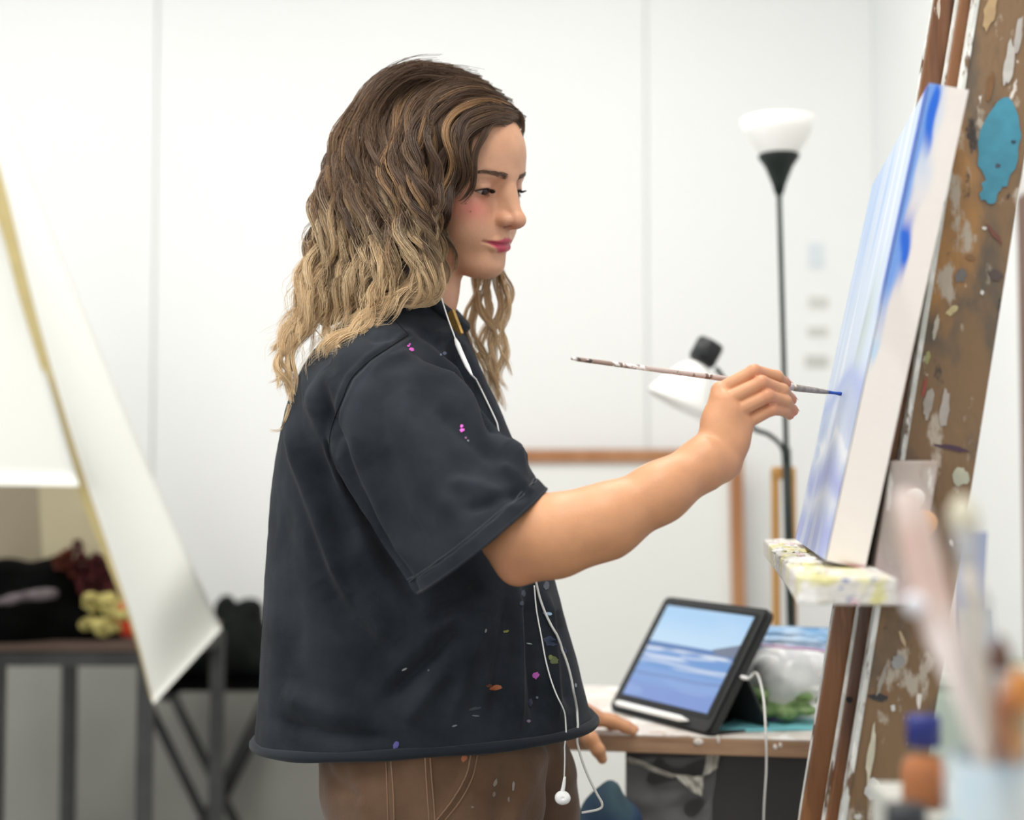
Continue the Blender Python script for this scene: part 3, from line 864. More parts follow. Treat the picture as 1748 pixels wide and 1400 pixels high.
def build_shirt():
    V, F = sdf_mesh(shirt_prims(), 0.0020)
    N = vnormals(V, F)
    uv = px_of(V); view = V - np.array([0, 0, CAMZ]); view /= np.linalg.norm(view, axis=1, keepdims=True)
    near = sstep(-0.02, 0.22, -(view * N).sum(1)) * (V[:, 1] < 1.80)
    qs = V - SL_A; ts = qs @ SL_T
    on_slv = (np.abs(SLV[0](V)) < 0.006) & (ts > 0.0)
    D = np.zeros(len(V))
    for L, w, h in CREASES:
        d, t = poly_dist(uv, np.array(L, float))
        D += near * 2.1 * h * np.exp(-(d / w) ** 2) * np.minimum(1, np.minimum(t, 1 - t) * 5 + 0.12)
    d, t = poly_dist(uv, np.array(SEAM_ARM, float)); D += near * (-0.0022 * np.exp(-(d / 3.2) ** 2) + 0.0013 * np.exp(-((d - 8) / 4.0) ** 2))
    Q = V * np.array([1, 1, 0.35])
    D += 0.0016 * vnoise(Q * 30, 3) + 0.0005 * vnoise(V * 80, 5) + 0.0002 * vnoise(V * 210, 9)
    # stitched turn-up of the sleeve
    D += on_slv * (-0.0013 * np.exp(-((sl_end(V) + 0.0165) / 0.0016) ** 2) + 0.0008 * (sl_end(V) > -0.0165))
    V = V + N * D[:, None]
    # open the hem, the cuffs and the neck
    hz = hem_z(V[:, 0]); below = V[:, 2] < hz
    tsl = sl_end(V); dn = SLV[0](V)
    tsl2 = (V - LA) @ LT; dl = SLV_L[0](V)
    cuff1 = (tsl > 0) & (dn < 0.012); cuff2 = (tsl2 > LL) & (dl < 0.012)
    nc = at(722, 530, 1.768); nd = h2w((0, 0, -0.05)) - at(688, 575, 1.77); nd /= np.linalg.norm(nd)
    rel = V - at(700, 545, 1.768); rad = np.linalg.norm(rel - (rel @ nd)[:, None] * nd, axis=1)
    neck = (rad < 0.066) & (rel @ nd > -0.055)
    out = below | cuff1 | cuff2 | neck
    keep = ~out[F].all(1); F = F[keep]
    inF = np.zeros(len(V), bool); inF[F.ravel()] = True
    V[below & inF, 2] = hz[below & inF]
    m = cuff1 & inF; V[m] -= SL_T * tsl[m][:, None]
    m = cuff2 & inF; V[m] -= LT * (tsl2[m] - LL)[:, None]
    m = neck & inF
    rr = rel[m] - (rel[m] @ nd)[:, None] * nd; V[m] += rr * (0.066 / np.maximum(rad[m], 0.02) - 1)[:, None] * 0.9
    V, F, _ = drop_verts(V, F, np.zeros(len(V), bool))
    return V, F, nd

SHV, SHF, NECK_D = build_shirt()
def edge_loops(V, F):
    E = np.vstack([F[:, [i, (i + 1) % 4]] for i in range(4)]); E.sort(1)
    u, c = np.unique(E, axis=0, return_counts=True)
    return np.unique(u[c == 1])
SH_RIM = edge_loops(SHV, SHF)
def ring(P, c, e1, e2, n=160, sm=4):
    """closed smooth loop through rim points, ordered by angle around c"""
    q = P - c; a = np.arctan2(q @ e2, q @ e1); o = np.argsort(a); a = a[o]; P = P[o]
    g = np.linspace(-np.pi, np.pi, n, endpoint=False)
    R = np.stack([np.interp(g, np.r_[a - 2 * np.pi, a, a + 2 * np.pi], np.r_[P[:, k], P[:, k], P[:, k]]) for k in range(3)], -1)
    for _ in range(sm): R = (np.roll(R, 1, 0) + R * 2 + np.roll(R, -1, 0)) / 4
    return np.vstack([R, R[:2]])

m_shirt = mat('washed_charcoal_cotton', (30, 34, 39), 0.95, rgb2=(46, 50, 56), scale=16, bump=0.0006, bscale=700, spec=0.08, sheen=0.05, detail=8)
m_rib = mat('charcoal_rib', (36, 40, 46), 0.92, bump=0.0005, bscale=600, spec=0.1, sheen=0.1)
SHIRT = link('t_shirt', np_mesh('t_shirt', SHV, SHF), m_shirt, PERSON, smooth=True)
SHIRT['label'] = 'faded charcoal cotton t-shirt with paint splashes and a rolled hem'
SH_BVH = bvh_of(SHV, SHF)
_rim = SHV[SH_RIM]
_m = np.abs(_rim[:, 2] - hem_z(_rim[:, 0])) < 0.004
_c = np.array([SHV[:, 0].mean(), 1.77, 0])
HEM = ring(_rim[_m], _c, np.array([1.0, 0, 0]), np.array([0, 1.0, 0]), 200, 6)
def sub(name, me, m, parent=SHIRT, smooth=True):
    return link(name, me, m, parent, smooth)
_ang = np.linspace(0, 1, len(HEM))
sub('rolled_hem', tube_me('rolled_hem', HEM + np.array([0, 0, 0.002]), 0.0062 + 0.0006 * np.sin(_ang * 60), 10, False), m_rib)
_m = np.abs(sl_end(_rim)) < 0.002
CUFF = ring(_rim[_m], SL_C, SL_B, SL_N, 120, 2)
sub('cuff_edge', tube_me('cuff_edge', CUFF, 0.0017, 6, False), m_rib)
_m = np.abs((_rim - LA) @ LT - LL) < 0.002
if _m.sum() > 10:
    sub('cuff_edge', tube_me('cuff_edge', ring(_rim[_m], LC, LB, LN, 120, 2), 0.0017, 6, False), m_rib)
_r0 = at(700, 545, 1.768); _m = np.linalg.norm(_rim - _r0, axis=1) < 0.12
_e1 = np.cross(NECK_D, [0, 1, 0]); _e1 /= np.linalg.norm(_e1); _e2 = np.cross(NECK_D, _e1)
NECKLINE = ring(_rim[_m], _rim[_m].mean(0), _e1, _e2, 100, 8)
sub('neck_rib', tube_me('neck_rib', NECKLINE + NECK_D * 0.004, 0.0085, 10, False), m_rib)
m_thread = mat('grey_thread', (74, 78, 83), 0.9); m_thread_d = mat('dark_seam', (12, 14, 18), 0.95)
def seam(pts, r, m, bvh, parent, n=60, lift=0.0003, name='seam'):
    q = cast_path(bvh, pts, n, lift)
    if len(q) > 3: sub(name, tube_me(name, q, r, 5), m, parent)
seam(SEAM_ARM[:-1], 0.0008, m_thread_d, SH_BVH, SHIRT, 90)
seam([(671, 528), (676, 548), (697, 571)], 0.0008, m_thread_d, SH_BVH, SHIRT, 24)
# two rows of stitching above the sleeve edge
for off in (0.0165, 0.0190):
    q = [np.array(p) for p in CUFF[:-2] if (p - SL_C) @ SL_N * (1 if SL_N[1] < 0 else -1) > -0.004]
    w = []
    for p in q:
        h = SH_BVH.find_nearest(Vector(p - SL_T * off))
        if h[0] is not None:
            nn = h[1] if h[1].y < 0 else -h[1]
            w.append(np.array(h[0] + nn * 0.0004))
    w = np.array(w); w = w[np.argsort((w - SL_C) @ SL_B)]
    if len(w) > 5: sub('stitching', tube_me('stitching', smooth_path(w[::3], 80), 0.0006, 5), m_thread)

# ---- paint marks on the shirt
def splash(bvh, px, py, rx, ry, rgb, parent, ang=0.0, seed=0, name='paint_splash', lift=0.0007):
    r = np.random.default_rng(int(px * 7 + py + seed)); n = 14
    a = np.linspace(0, 2 * np.pi, n, endpoint=False); rr = 0.72 + 0.38 * r.random(n)
    pts = []
    c = cast(bvh, px, py, lift * 1.5)
    if c is None: return
    for k in range(n):
        x, y = rx * rr[k] * math.cos(a[k]), ry * rr[k] * math.sin(a[k])
        q = cast(bvh, px + x * math.cos(ang) - y * math.sin(ang), py + x * math.sin(ang) + y * math.cos(ang), lift)
        pts.append(c if q is None or np.linalg.norm(q - c) > 0.03 else q)
    me = bpy.data.meshes.new(name)
    me.from_pydata([tuple(c)] + [tuple(p) for p in pts], [], [(0, 1 + k, 1 + (k + 1) % n) for k in range(n)]); me.update()
    key = 'paint_%d_%d_%d' % rgb
    m = bpy.data.materials.get(key) or mat(key, rgb, 0.5)
    sub(name, me, m, parent)
SPL = [(702, 597, 4.5, 3.5, (208, 92, 190), 0.3), (697, 591, 3, 2, (200, 90, 185), 0), (699, 588, 1.8, 1.6, (190, 90, 180), 0), (788, 728, 3, 3.2, (226, 92, 205), 0), (789, 735, 5, 3, (216, 86, 196), -0.3), (795, 748, 1.6, 1.8, (150, 90, 140), 0), (799, 753, 1.8, 1.5, (140, 150, 160), 0),
       (846, 1174, 13, 4.5, (150, 82, 44), -0.15), (835, 1171, 6, 3, (96, 58, 40), 0), (915, 1153, 6, 7, (168, 76, 162), 0.2), (946, 1127, 8, 7, (84, 92, 52), 0.3), (940, 1122, 4, 5, (104, 112, 60), 0),
       (864, 1078, 6, 2.4, (118, 122, 52), -0.2), (829, 1077, 1.6, 4, (120, 125, 120), 0.3), (903, 1099, 6, 1.4, (130, 140, 140), 0.15), (937, 1048, 5, 3.5, (150, 176, 200), 0.2), (929, 1047, 3, 2, (120, 140, 165), 0), (690, 1142, 6, 1.8, (170, 176, 178), -0.5), (732, 1145, 2, 2, (90, 96, 100), 0),
       (676, 1272, 5, 7, (82, 76, 140), 0.5), (672, 1290, 6, 4, (96, 96, 150), 0), (698, 1291, 4, 2.2, (90, 96, 130), 0), (776, 1239, 5, 1.8, (112, 124, 128), -0.3), (812, 1222, 7, 1.5, (90, 100, 106), 0.1), (902, 1231, 3.5, 3, (120, 104, 130), 0), (982, 1170, 2, 4, (130, 138, 146), 0), (917, 1191, 2.5, 2.5, (88, 96, 108), 0),
       (893, 1013, 4, 6, (70, 78, 92), 0), (890, 1030, 3, 4, (62, 70, 86), 0), (940, 1095, 14, 9, (34, 46, 72), 0.4), (958, 1110, 10, 8, (33, 45, 74), 0.2), (905, 1200, 5, 9, (38, 40, 62), 0.1), (810, 1210, 12, 3, (46, 52, 58), -0.2), (758, 603, 4, 3, (84, 96, 118), 0.3), (752, 606, 2, 2, (98, 110, 130), 0), (932, 1000, 5, 8, (58, 66, 80), 0)]
for i, (x, y, rx, ry, c, a) in enumerate(SPL):
    splash(SH_BVH, x, y, rx, ry, c, SHIRT, a, i)

# ---- trousers
def tz(py, d): return at(874, py, d)[2]
TR_N = [(1150, 560, 900, 1.77, 0.150), (1230, 548, 925, 1.74, 0.140), (1292, 546, 935, 1.715, 0.118), (1345, 549, 932, 1.690, 0.098), (1400, 561, 925, 1.682, 0.092), (1500, 585, 900, 1.680, 0.088), (1700, 620, 860, 1.680, 0.080), (2000, 640, 820, 1.680, 0.075), (2400, 650, 800, 1.68, 0.078), (2480, 650, 800, 1.68, 0.078)]
TR_F = [(1150, 560, 900, 1.78, 0.150), (1292, 600, 980, 1.800, 0.105), (1345, 660, 987, 1.830, 0.098), (1400, 690, 988, 1.845, 0.092), (1500, 705, 970, 1.85, 0.088), (1700, 720, 930, 1.85, 0.080), (2000, 730, 890, 1.85, 0.075), (2320, 735, 875, 1.85, 0.078), (2390, 735, 875, 1.85, 0.078)]
def leg_loft(rows):
    rows = rows[::-1]; zs = [at(874, r[0], r[3])[2] for r in rows]
    xl = [at(r[1], r[0], r[3])[0] for r in rows]; xr = [at(r[2], r[0], r[3])[0] for r in rows]
    zs[0] = max(zs[0], 0.03)
    return loft(zs, [(a + b) / 2 for a, b in zip(xl, xr)], [r[3] for r in rows], [(b - a) / 2 for a, b in zip(xl, xr)], [r[4] for r in rows], 2.1)
TV, TF = sdf_mesh([(leg_loft(TR_N), 'u', 0.0), (leg_loft(TR_F), 'u', 0.012)], 0.0040)
_N = vnormals(TV, TF); _uv = px_of(TV); _near = sstep(-0.02, 0.25, -((TV - np.array([0, 0, CAMZ])) * _N).sum(1))
_D = 0.003 * vnoise(TV * np.array([45, 45, 18]), 21) + 0.0012 * vnoise(TV * 120, 22)
for L, w, h in [([(556, 1310), (575, 1340), (610, 1360)], 9, -0.004), ([(600, 1300), (615, 1345), (620, 1400)], 14, 0.003), ([(925, 1290), (905, 1330), (880, 1400)], 12, 0.004), ([(880, 1290), (860, 1340), (855, 1400)], 14, -0.003),
                ([(669, 1295), (674, 1400)], 6, 0.0028), ([(729, 1295), (737, 1400)], 6, 0.0028), ([(806, 1285), (790, 1335), (745, 1400)], 6, 0.0032), ([(690, 1330), (705, 1370), (700, 1400)], 12, -0.002)]:
    d, t = poly_dist(_uv, np.array(L, float)); _D += _near * h * np.exp(-(d / w) ** 2)
TV = TV + _N * _D[:, None]
m_tr = mat('brown_canvas_cloth', (84, 62, 46), 0.85, rgb2=(106, 82, 64), scale=14, bump=0.0008, bscale=420, spec=0.15, sheen=0.2, detail=7)
TROUSERS = link('trousers', np_mesh('trousers', TV, TF), m_tr, PERSON, smooth=True)
TROUSERS['label'] = 'worn brown canvas work trousers with double stitched seams'
TR_BVH = bvh_of(TV, TF)
m_stitch = mat('tan_thread', (128, 100, 78), 0.85)
for L in ([(667, 1294), (671, 1345), (673, 1402)], [(726, 1294), (729, 1345), (733, 1402)], [(734, 1294), (738, 1345), (743, 1402)], [(804, 1288), (795, 1325), (772, 1366), (744, 1402)], [(815, 1288), (806, 1328), (785, 1368), (758, 1402)], [(659, 1296), (661, 1345), (663, 1402)]):
    seam(L, 0.0009, m_stitch, TR_BVH, TROUSERS, 40, 0.0004, 'stitching')
for (x, y, rx, ry, c, a) in [(792, 1294, 6, 7, (150, 84, 44), 0.3), (845, 1337, 3, 8, (120, 112, 104), 0.3), (876, 1342, 2.4, 9, (128, 122, 116), 0.1), (843, 1356, 3, 5, (110, 100, 92), 0), (868, 1365, 2, 5, (112, 104, 96), 0), (806, 1378, 3, 2, (110, 100, 92), 0)]:
    splash(TR_BVH, x, y, rx, ry, c, TROUSERS, a, 3)
for sx, sy in ((0.0, 1.68), (0.03, 1.85)):
    x0 = at(725, 1400, 1.68)[0] + sx
    pr = [(ellipsoid((x0, sy, 0.045), (0.05, 0.040, 0.045)), 'u', 0.0), (ellipsoid((x0 + 0.09, sy, 0.035), (0.085, 0.042, 0.036)), 'u', 0.03), (ellipsoid((x0 - 0.01, sy, 0.075), (0.045, 0.04, 0.05)), 'u', 0.02)]
    v, f = sdf_mesh(pr, 0.005); v[:, 2] = np.maximum(v[:, 2], 0.001)
    link('shoe', np_mesh('shoe', v, f), mat('dark_shoe', (40, 38, 38), 0.7), PERSON, smooth=True)
# ================================================================== hair
def hair_volume():
    P = []
    R = HR
    P.append((ellipsoid(h2w((-0.016, 0.002, 0.036)), (0.101, 0.083, 0.086), R), 'u', 0.0))
    P.append((ellipsoid(h2w((-0.050, -0.010, -0.010)), (0.055, 0.074, 0.075), R), 'u', 0.03))
    P.append((ellipsoid(at(668, 330, 1.735), (0.062, 0.060, 0.085)), 'u', 0.03))
    P += chain(ats([(640, 330, 1.75), (612, 420, 1.745), (580, 495, 1.738), (556, 545, 1.73)]), [0.060, 0.055, 0.034, 0.012], 0.03)
    P += chain(ats([(712, 300, 1.690), (722, 380, 1.680), (714, 445, 1.668), (702, 490, 1.655)]), [0.030, 0.030, 0.024, 0.012], 0.02)
    P += chain(ats([(690, 400, 1.70), (662, 460, 1.69), (650, 500, 1.67)]), [0.045, 0.036, 0.016], 0.03)
    # the face stays free: cut a cone in front of the hairline
    cut = ellipsoid(h2w((0.085, 0.012, -0.045)), (0.060, 0.075, 0.112), R)
    P.append((cut, 's', 0.010))
    P.append((ellipsoid(h2w((0.030, -0.085, -0.085)), (0.050, 0.05, 0.055), R), 's', 0.010))
    return P
HVV, HVF = sdf_mesh(hair_volume(), 0.0030)
HBVH = bvh_of(HVV, HVF)
_hv, _hf = sdf_mesh(xform(face_prims(), HR, HT, HS), 0.0035)
FBVH = bvh_of(_hv, _hf)                          # the bare head, so that no lock sinks into it

# guide lines of the visible locks, root to tip, in order from the temple round to the back
GUIDES = [
    [(889, 214), (858, 204), (826, 214), (805, 246), (801, 286), (790, 314), (770, 338), (748, 350)],
    [(887, 207), (848, 192), (804, 207), (782, 250), (782, 296), (768, 330), (746, 350), (740, 372)],
    [(882, 197), (832, 180), (784, 198), (758, 242), (760, 292), (750, 332), (736, 360), (734, 400), (746, 450)],
    [(872, 184), (816, 167), (762, 186), (732, 236), (730, 300), (736, 360), (750, 420), (754, 470), (738, 512)],
    [(854, 167), (792, 150), (736, 180), (706, 240), (706, 310), (722, 370), (736, 430), (740, 480), (716, 515), (680, 522)],
    [(834, 151), (772, 138), (712, 170), (682, 230), (682, 300), (690, 370), (708, 430), (712, 480), (690, 512), (642, 534), (608, 562), (562, 590), (546, 608)],
    [(810, 136), (748, 128), (692, 160), (660, 220), (655, 290), (664, 360), (670, 430), (652, 490), (626, 530), (592, 572), (552, 600)],
    [(784, 125), (722, 121), (669, 155), (640, 215), (632, 290), (640, 360), (640, 430), (620, 490), (600, 540), (566, 580), (545, 610)],
    [(752, 117), (697, 119), (646, 160), (616, 225), (606, 300), (612, 370), (605, 440), (582, 500), (556, 556), (532, 600), (516, 640)],
    [(728, 113), (672, 126), (626, 170), (596, 240), (586, 310), (588, 380), (575, 450), (552, 510), (527, 560), (508, 610), (496, 652), (500, 684)],
    [(712, 113), (652, 136), (609, 190), (580, 260), (567, 330), (562, 400), (546, 460), (526, 520), (503, 570), (486, 610), (472, 640)],
    [(702, 114), (642, 143), (600, 205), (569, 280), (553, 345), (544, 410), (527, 470), (507, 530), (488, 575), (470, 598)],
    [(696, 116), (634, 148), (594, 214), (562, 292), (545, 355), (534, 420), (518, 480), (500, 535), (482, 570), (466, 580)],
]
NP = 34
GR = np.array([smooth_path(np.array(g, float), NP) for g in GUIDES])        # (g, NP, 2)
_len = [np.r_[0, np.cumsum(np.linalg.norm(np.diff(g, axis=0), axis=1))] for g in GR]
GR = np.array([np.stack([np.interp(np.linspace(0, l[-1], NP), l, g[:, k]) for k in range(2)], -1) for g, l in zip(GR, _len)])

DARK = np.array(lin((70, 53, 43))); MID = np.array(lin((122, 95, 73))); GOLD = np.array(lin((176, 138, 98))); BLOND = np.array(lin((230, 197, 150))); PALE = np.array(lin((246, 226, 190)))
def hair_colour(py, lockn, strandn, gold):
    """own colour of dyed hair: dark at the roots, blond in the lengths"""
    b = sstep(368, 508, py + lockn * 75 + strandn * 30)[..., None]
    base = DARK + (MID - DARK) * np.clip(0.45 + 0.35 * strandn + 0.2 * lockn, 0, 1)[..., None]
    base = base + (GOLD - base) * (gold * sstep(120, 190, py) * 0.75)[..., None]
    bl = BLOND + (PALE - BLOND) * np.clip(0.3 + 0.5 * strandn, 0, 1)[..., None]
    bl = bl + (MID * 1.3 - bl) * np.clip(-0.5 * strandn - 0.05, 0, 0.7)[..., None]
    return base + (bl - base) * b

def lock(path2, depth, n, rad_px, wave, phase, lockn, gold, thin=0.00042, seed=0, frizz=1.0, wl=95.0):
    """n strands around one lock; path2 (NP,2) pixels, depth (NP,) metres"""
    r = np.random.default_rng(seed)
    L = np.r_[0, np.cumsum(np.linalg.norm(np.diff(path2, axis=0), axis=1))]
    t = L / L[-1]
    T = np.gradient(path2, axis=0); T /= np.linalg.norm(T, axis=1, keepdims=True) + 1e-9
    Nn = np.stack([-T[:, 1], T[:, 0]], -1)
    amp = wave * sstep(0.16, 0.5, t)
    ctr = path2 + Nn * (amp * np.sin(L / wl * 2 * np.pi + phase))[:, None]
    dep = depth + amp / 1400.0 * 0.8 * np.cos(L / wl * 2 * np.pi + phase)
    prof = np.interp(t, [0, 0.15, 0.45, 0.75, 1.0], [1.5, 1.2, 0.9, 0.62, 0.16])
    a = r.random(n) * 2 * np.pi; q = np.sqrt(r.random(n))
    ox = (q * np.cos(a))[:, None] * prof * rad_px; oy = (q * np.sin(a))[:, None] * prof * rad_px / 1400.0 * 0.8
    f1 = r.normal(size=(n, 1)); f2 = r.normal(size=(n, 1)); ph = r.random((n, 1)) * 6.28
    fr = frizz * sstep(0.3, 1.0, t)[None] * (0.9 * np.sin(L[None] / 34.0 + ph) * f1 + 3.0 * f2 * np.sin(L[None] / 120.0 + ph * 2))
    cut = np.clip(1 - np.abs(r.normal(0, 0.07, (n, 1))), 0.72, 1.0)                       # uneven tips
    P2 = ctr[None] + Nn[None] * (ox + fr)[..., None]
    D = dep[None] + oy + fr / 1400.0 * 0.6
    if True:
        tt = t[None] * cut
        P2 = np.stack([np.stack([np.interp(tt[i], t, P2[i, :, k]) for k in range(2)], -1) for i in range(n)])
        D = np.stack([np.interp(tt[i], t, D[i]) for i in range(n)])
    d3 = CR * ((P2[..., 0:1] - 874.0) / FPX) + CU * ((700.0 - P2[..., 1:2]) / FPX) + CF
    W = d3 * (D / d3[..., 1])[..., None] + np.array([0, 0, CAMZ])
    Rr = thin * np.interp(t, [0, 0.1, 0.8, 1.0], [0.8, 1.0, 0.9, 0.25])[None] * r.uniform(0.75, 1.3, (n, 1))
    sn = np.clip(r.normal(0, 0.55, (n, 1)), -1.2, 1.2) * np.ones((1, len(t)))
    C = hair_colour(P2[..., 1], np.full(P2.shape[:2], lockn), sn, np.full(P2.shape[:2], gold) * (r.random((n, 1)) < 0.7))
    return W, Rr, C

def vol_depth(path2, lift):
    d = np.full(len(path2), np.nan)
    for i, (x, y) in enumerate(path2):
        p = cast(HBVH, x, y); q = cast(FBVH, x, y)
        if p is not None: d[i] = p[1]
        if q is not None: d[i] = np.nanmin([d[i], q[1] - 0.007])
    ok = ~np.isnan(d)
    if ok.sum() < 3: d[:] = 1.72
    else:
        i = np.arange(len(d)); last = np.where(ok)[0][-1]
        dd = np.interp(i, i[ok], d[ok])
        dd[last:] = dd[max(last - 1, 0)] - 0.0006 * np.arange(len(d) - last)         # hangs forward over the shoulder
        d = dd
    k = np.ones(7) / 7; d = np.convolve(np.r_[[d[0]] * 3, d, [d[-1]] * 3], k, 'valid')
    return d - lift

def shirt_clear(path2, d):
    """keep the lock in front of the shirt it lies on"""
    for i, (x, y) in enumerate(path2):
        if y > 480:
            p = cast(SH_BVH, x, y)
            if p is not None: d[i] = min(d[i], p[1] - 0.010)
    k = np.ones(5) / 5
    return np.minimum(d, np.convolve(np.r_[[d[0]] * 2, d, [d[-1]] * 2], k, 'valid') + 0.004)

rh = np.random.default_rng(5)
HS_ALL = []
def add_lock(*a, **k): HS_ALL.append(lock(*a, **k))
NG = len(GUIDES)
NL = 92
for i in range(NL):
    u = (i + rh.random()) / NL * (NG - 1.001)
    g = int(u); w = u - g
    p = GR[g] * (1 - w) + GR[g + 1] * w
    t = np.linspace(0, 1, NP)
    p = p + rh.normal(0, 1, 2) * np.array([10, 9]) * sstep(0.05, 0.5, t)[:, None] + np.array([9.0, -2.0]) * rh.random() * sstep(0.12, 0.0, t)[:, None]
    end = rh.uniform(0.74, 0.92) if 4.2 < u < 9.5 else rh.uniform(0.84, 1.0)
    p = np.stack([np.interp(t * end, t, p[:, k]) for k in range(2)], -1)
    layer = rh.random() ** 1.3
    d = vol_depth(p, 0.001 + 0.024 * layer * np.interp(t, [0, 0.2, 0.6, 1], [0.2, 0.6, 1, 0.8]))
    d = shirt_clear(p, d) + 0.035 * sstep(0.10, 0.0, t)
    p = p + np.array([-5.0, 5.0]) * sstep(0.08, 0.0, t)[:, None]
    ln = rh.normal(0.0, 0.6); gold = max(0, rh.normal(0.3, 0.6))
    ph = 2.4 * math.sin(u * 1.5) + 1.1 * u + rh.normal(0, 0.4)
    add_lock(p, d, 50, rh.uniform(6.0, 11.0), rh.uniform(9, 15) * min(1, 0.3 + u / 4), ph, ln, gold, thin=0.00038, seed=100 + i, wl=rh.uniform(115, 150))
# fly-away strands at the back and loose tips
for i in range(46):
    u = rh.uniform(5, NG - 1.01); g = int(u); w = u - g
    p = GR[g] * (1 - w) + GR[g + 1] * w
    t = np.linspace(0, 1, NP)
    p = p + np.array([rh.normal(-6, 9), rh.normal(6, 12)]) * sstep(0.2, 1.0, t)[:, None]
    d = shirt_clear(p, vol_depth(p, 0.004 + 0.02 * rh.random()))
    add_lock(p, d, 5, rh.uniform(8, 18), rh.uniform(8, 16), rh.random() * 6.28, rh.normal(0.2, 0.5), 0.2, thin=0.00026, seed=900 + i, frizz=1.8)
# locks drawn one by one: over the shoulder, at the back, in front of the ear
HAND = [
    ([(745, 455), (752, 490), (742, 512), (700, 520), (655, 525), (622, 548), (588, 572), (556, 590), (545, 608)], 9, 6), ([(730, 440), (745, 480), (730, 500), (690, 510), (640, 520), (612, 555), (600, 575)], 9, 6),
    ([(660, 420), (655, 470), (640, 510), (632, 540), (612, 560), (575, 585), (549, 597), (546, 612)], 7, 5), ([(560, 440), (540, 500), (512, 555), (488, 592), (476, 622), (487, 655), (502, 684)], 8, 6),
    ([(545, 470), (515, 530), (492, 575), (474, 610), (484, 640), (478, 668)], 8, 6), ([(550, 500), (520, 560), (500, 600), (492, 640), (497, 680)], 7, 5), ([(520, 500), (496, 560), (470, 590), (466, 600)], 6, 5),
    ([(735, 350), (738, 390), (752, 430), (760, 465), (748, 490)], 7, 4), ([(700, 360), (716, 410), (735, 450), (745, 490), (758, 505)], 9, 5), ([(690, 390), (700, 440), (725, 480), (740, 520)], 9, 5),
    ([(640, 400), (652, 450), (640, 500), (652, 530)], 8, 6), ([(600, 450), (575, 520), (560, 560), (575, 590)], 7, 5)]
for i, (g, rad, wv) in enumerate(HAND):
    p = smooth_path(np.array(g, float), NP)
    for j in range(3):
        q = p + rh.normal(0, 4, 2)
        d = shirt_clear(q, vol_depth(q, 0.006 + 0.008 * rh.random()))
        add_lock(q, d, 26, rad * 0.7, wv, rh.normal(0, 0.6), rh.normal(0.5, 0.4), 0.2, seed=2000 + i * 9 + j, wl=85)
for i, g in enumerate([[(500, 600), (484, 640), (468, 650), (456, 654)], [(498, 615), (480, 655), (468, 664)], [(495, 690), (482, 728), (470, 735), (456, 732)], [(540, 560), (560, 590), (552, 612)], [(700, 500), (660, 540), (640, 560)]]):
    p = smooth_path(np.array(g, float), NP); d = shirt_clear(p, np.full(NP, 1.70))
    add_lock(p, d, 7, 3.0, 0, 0, 0.9, 0.2, thin=0.00026, seed=2600 + i, frizz=1.0)
# far side: locks that hang in front of the other shoulder
FAR = [[(806, 470), (812, 510), (802, 548), (816, 590), (838, 630), (850, 672), (858, 704)], [(832, 472), (824, 515), (838, 552), (850, 592), (846, 640), (852, 690)], [(858, 462), (873, 500), (866, 545), (858, 588), (868, 622), (879, 643)],
       [(846, 470), (852, 512), (842, 556), (836, 600), (842, 650), (846, 690)], [(818, 472), (798, 530), (796, 570), (810, 612), (826, 640), (836, 664)], [(850, 466), (862, 510), (852, 550), (862, 596), (852, 640), (866, 672)], [(826, 470), (842, 520), (830, 560), (824, 600), (836, 640), (842, 676)], [(812, 474), (826, 530), (846, 570), (838, 620), (850, 660), (858, 690)]]
for i, g in enumerate(FAR):
    p = smooth_path(np.array([(830 + (g[0][0] - 830) * 0.7, 380), (830 + (g[0][0] - 830) * 0.8, 425)] + g, float), NP)
    d = np.interp(np.linspace(0, 1, NP), [0, 0.3, 1], [1.825, 1.835, 1.80])
    for j in range(2):
        add_lock(p + rh.normal(0, 3.0, 2), d + rh.normal(0, 0.006), 22, 5.0, 4, rh.random() * 6.28, rh.normal(0.0, 0.5), 0.2, seed=3000 + i * 5 + j, wl=90)
# hairline on the far side of the parting
for i, g in enumerate([[(872, 186), (888, 198), (893, 214), (891, 236)], [(880, 194), (891, 205), (892, 222)], [(862, 178), (884, 192), (892, 208), (893, 228)]]):
    p = smooth_path(np.array(g, float), NP)
    add_lock(p, np.full(NP, 1.725) + 0.006 * i, 24, 5.0, 0, 0, -0.4, 0.0, seed=3300 + i, frizz=0.4)
def hair_obj(name, locks):
    W = np.concatenate([a[0] for a in locks]); R = np.concatenate([a[1] for a in locks]); C = np.concatenate([a[2] for a in locks])
    return strands_mesh(name, W, R, C)
m_hair = attr_mat('wavy_dyed_hair', rough=0.38, spec=0.35)
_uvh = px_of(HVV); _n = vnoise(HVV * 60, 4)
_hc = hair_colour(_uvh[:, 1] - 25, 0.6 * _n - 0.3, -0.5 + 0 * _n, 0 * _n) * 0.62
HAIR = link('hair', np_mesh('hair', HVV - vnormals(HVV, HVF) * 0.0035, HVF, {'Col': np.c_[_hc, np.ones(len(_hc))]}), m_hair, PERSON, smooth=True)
HAIR['label'] = 'long wavy hair, dark brown at the roots and blond in the lengths'
_st = link('hair_strands', hair_obj('hair_strands', HS_ALL), m_hair, HAIR, smooth=True)
_st['kind'] = 'stuff'
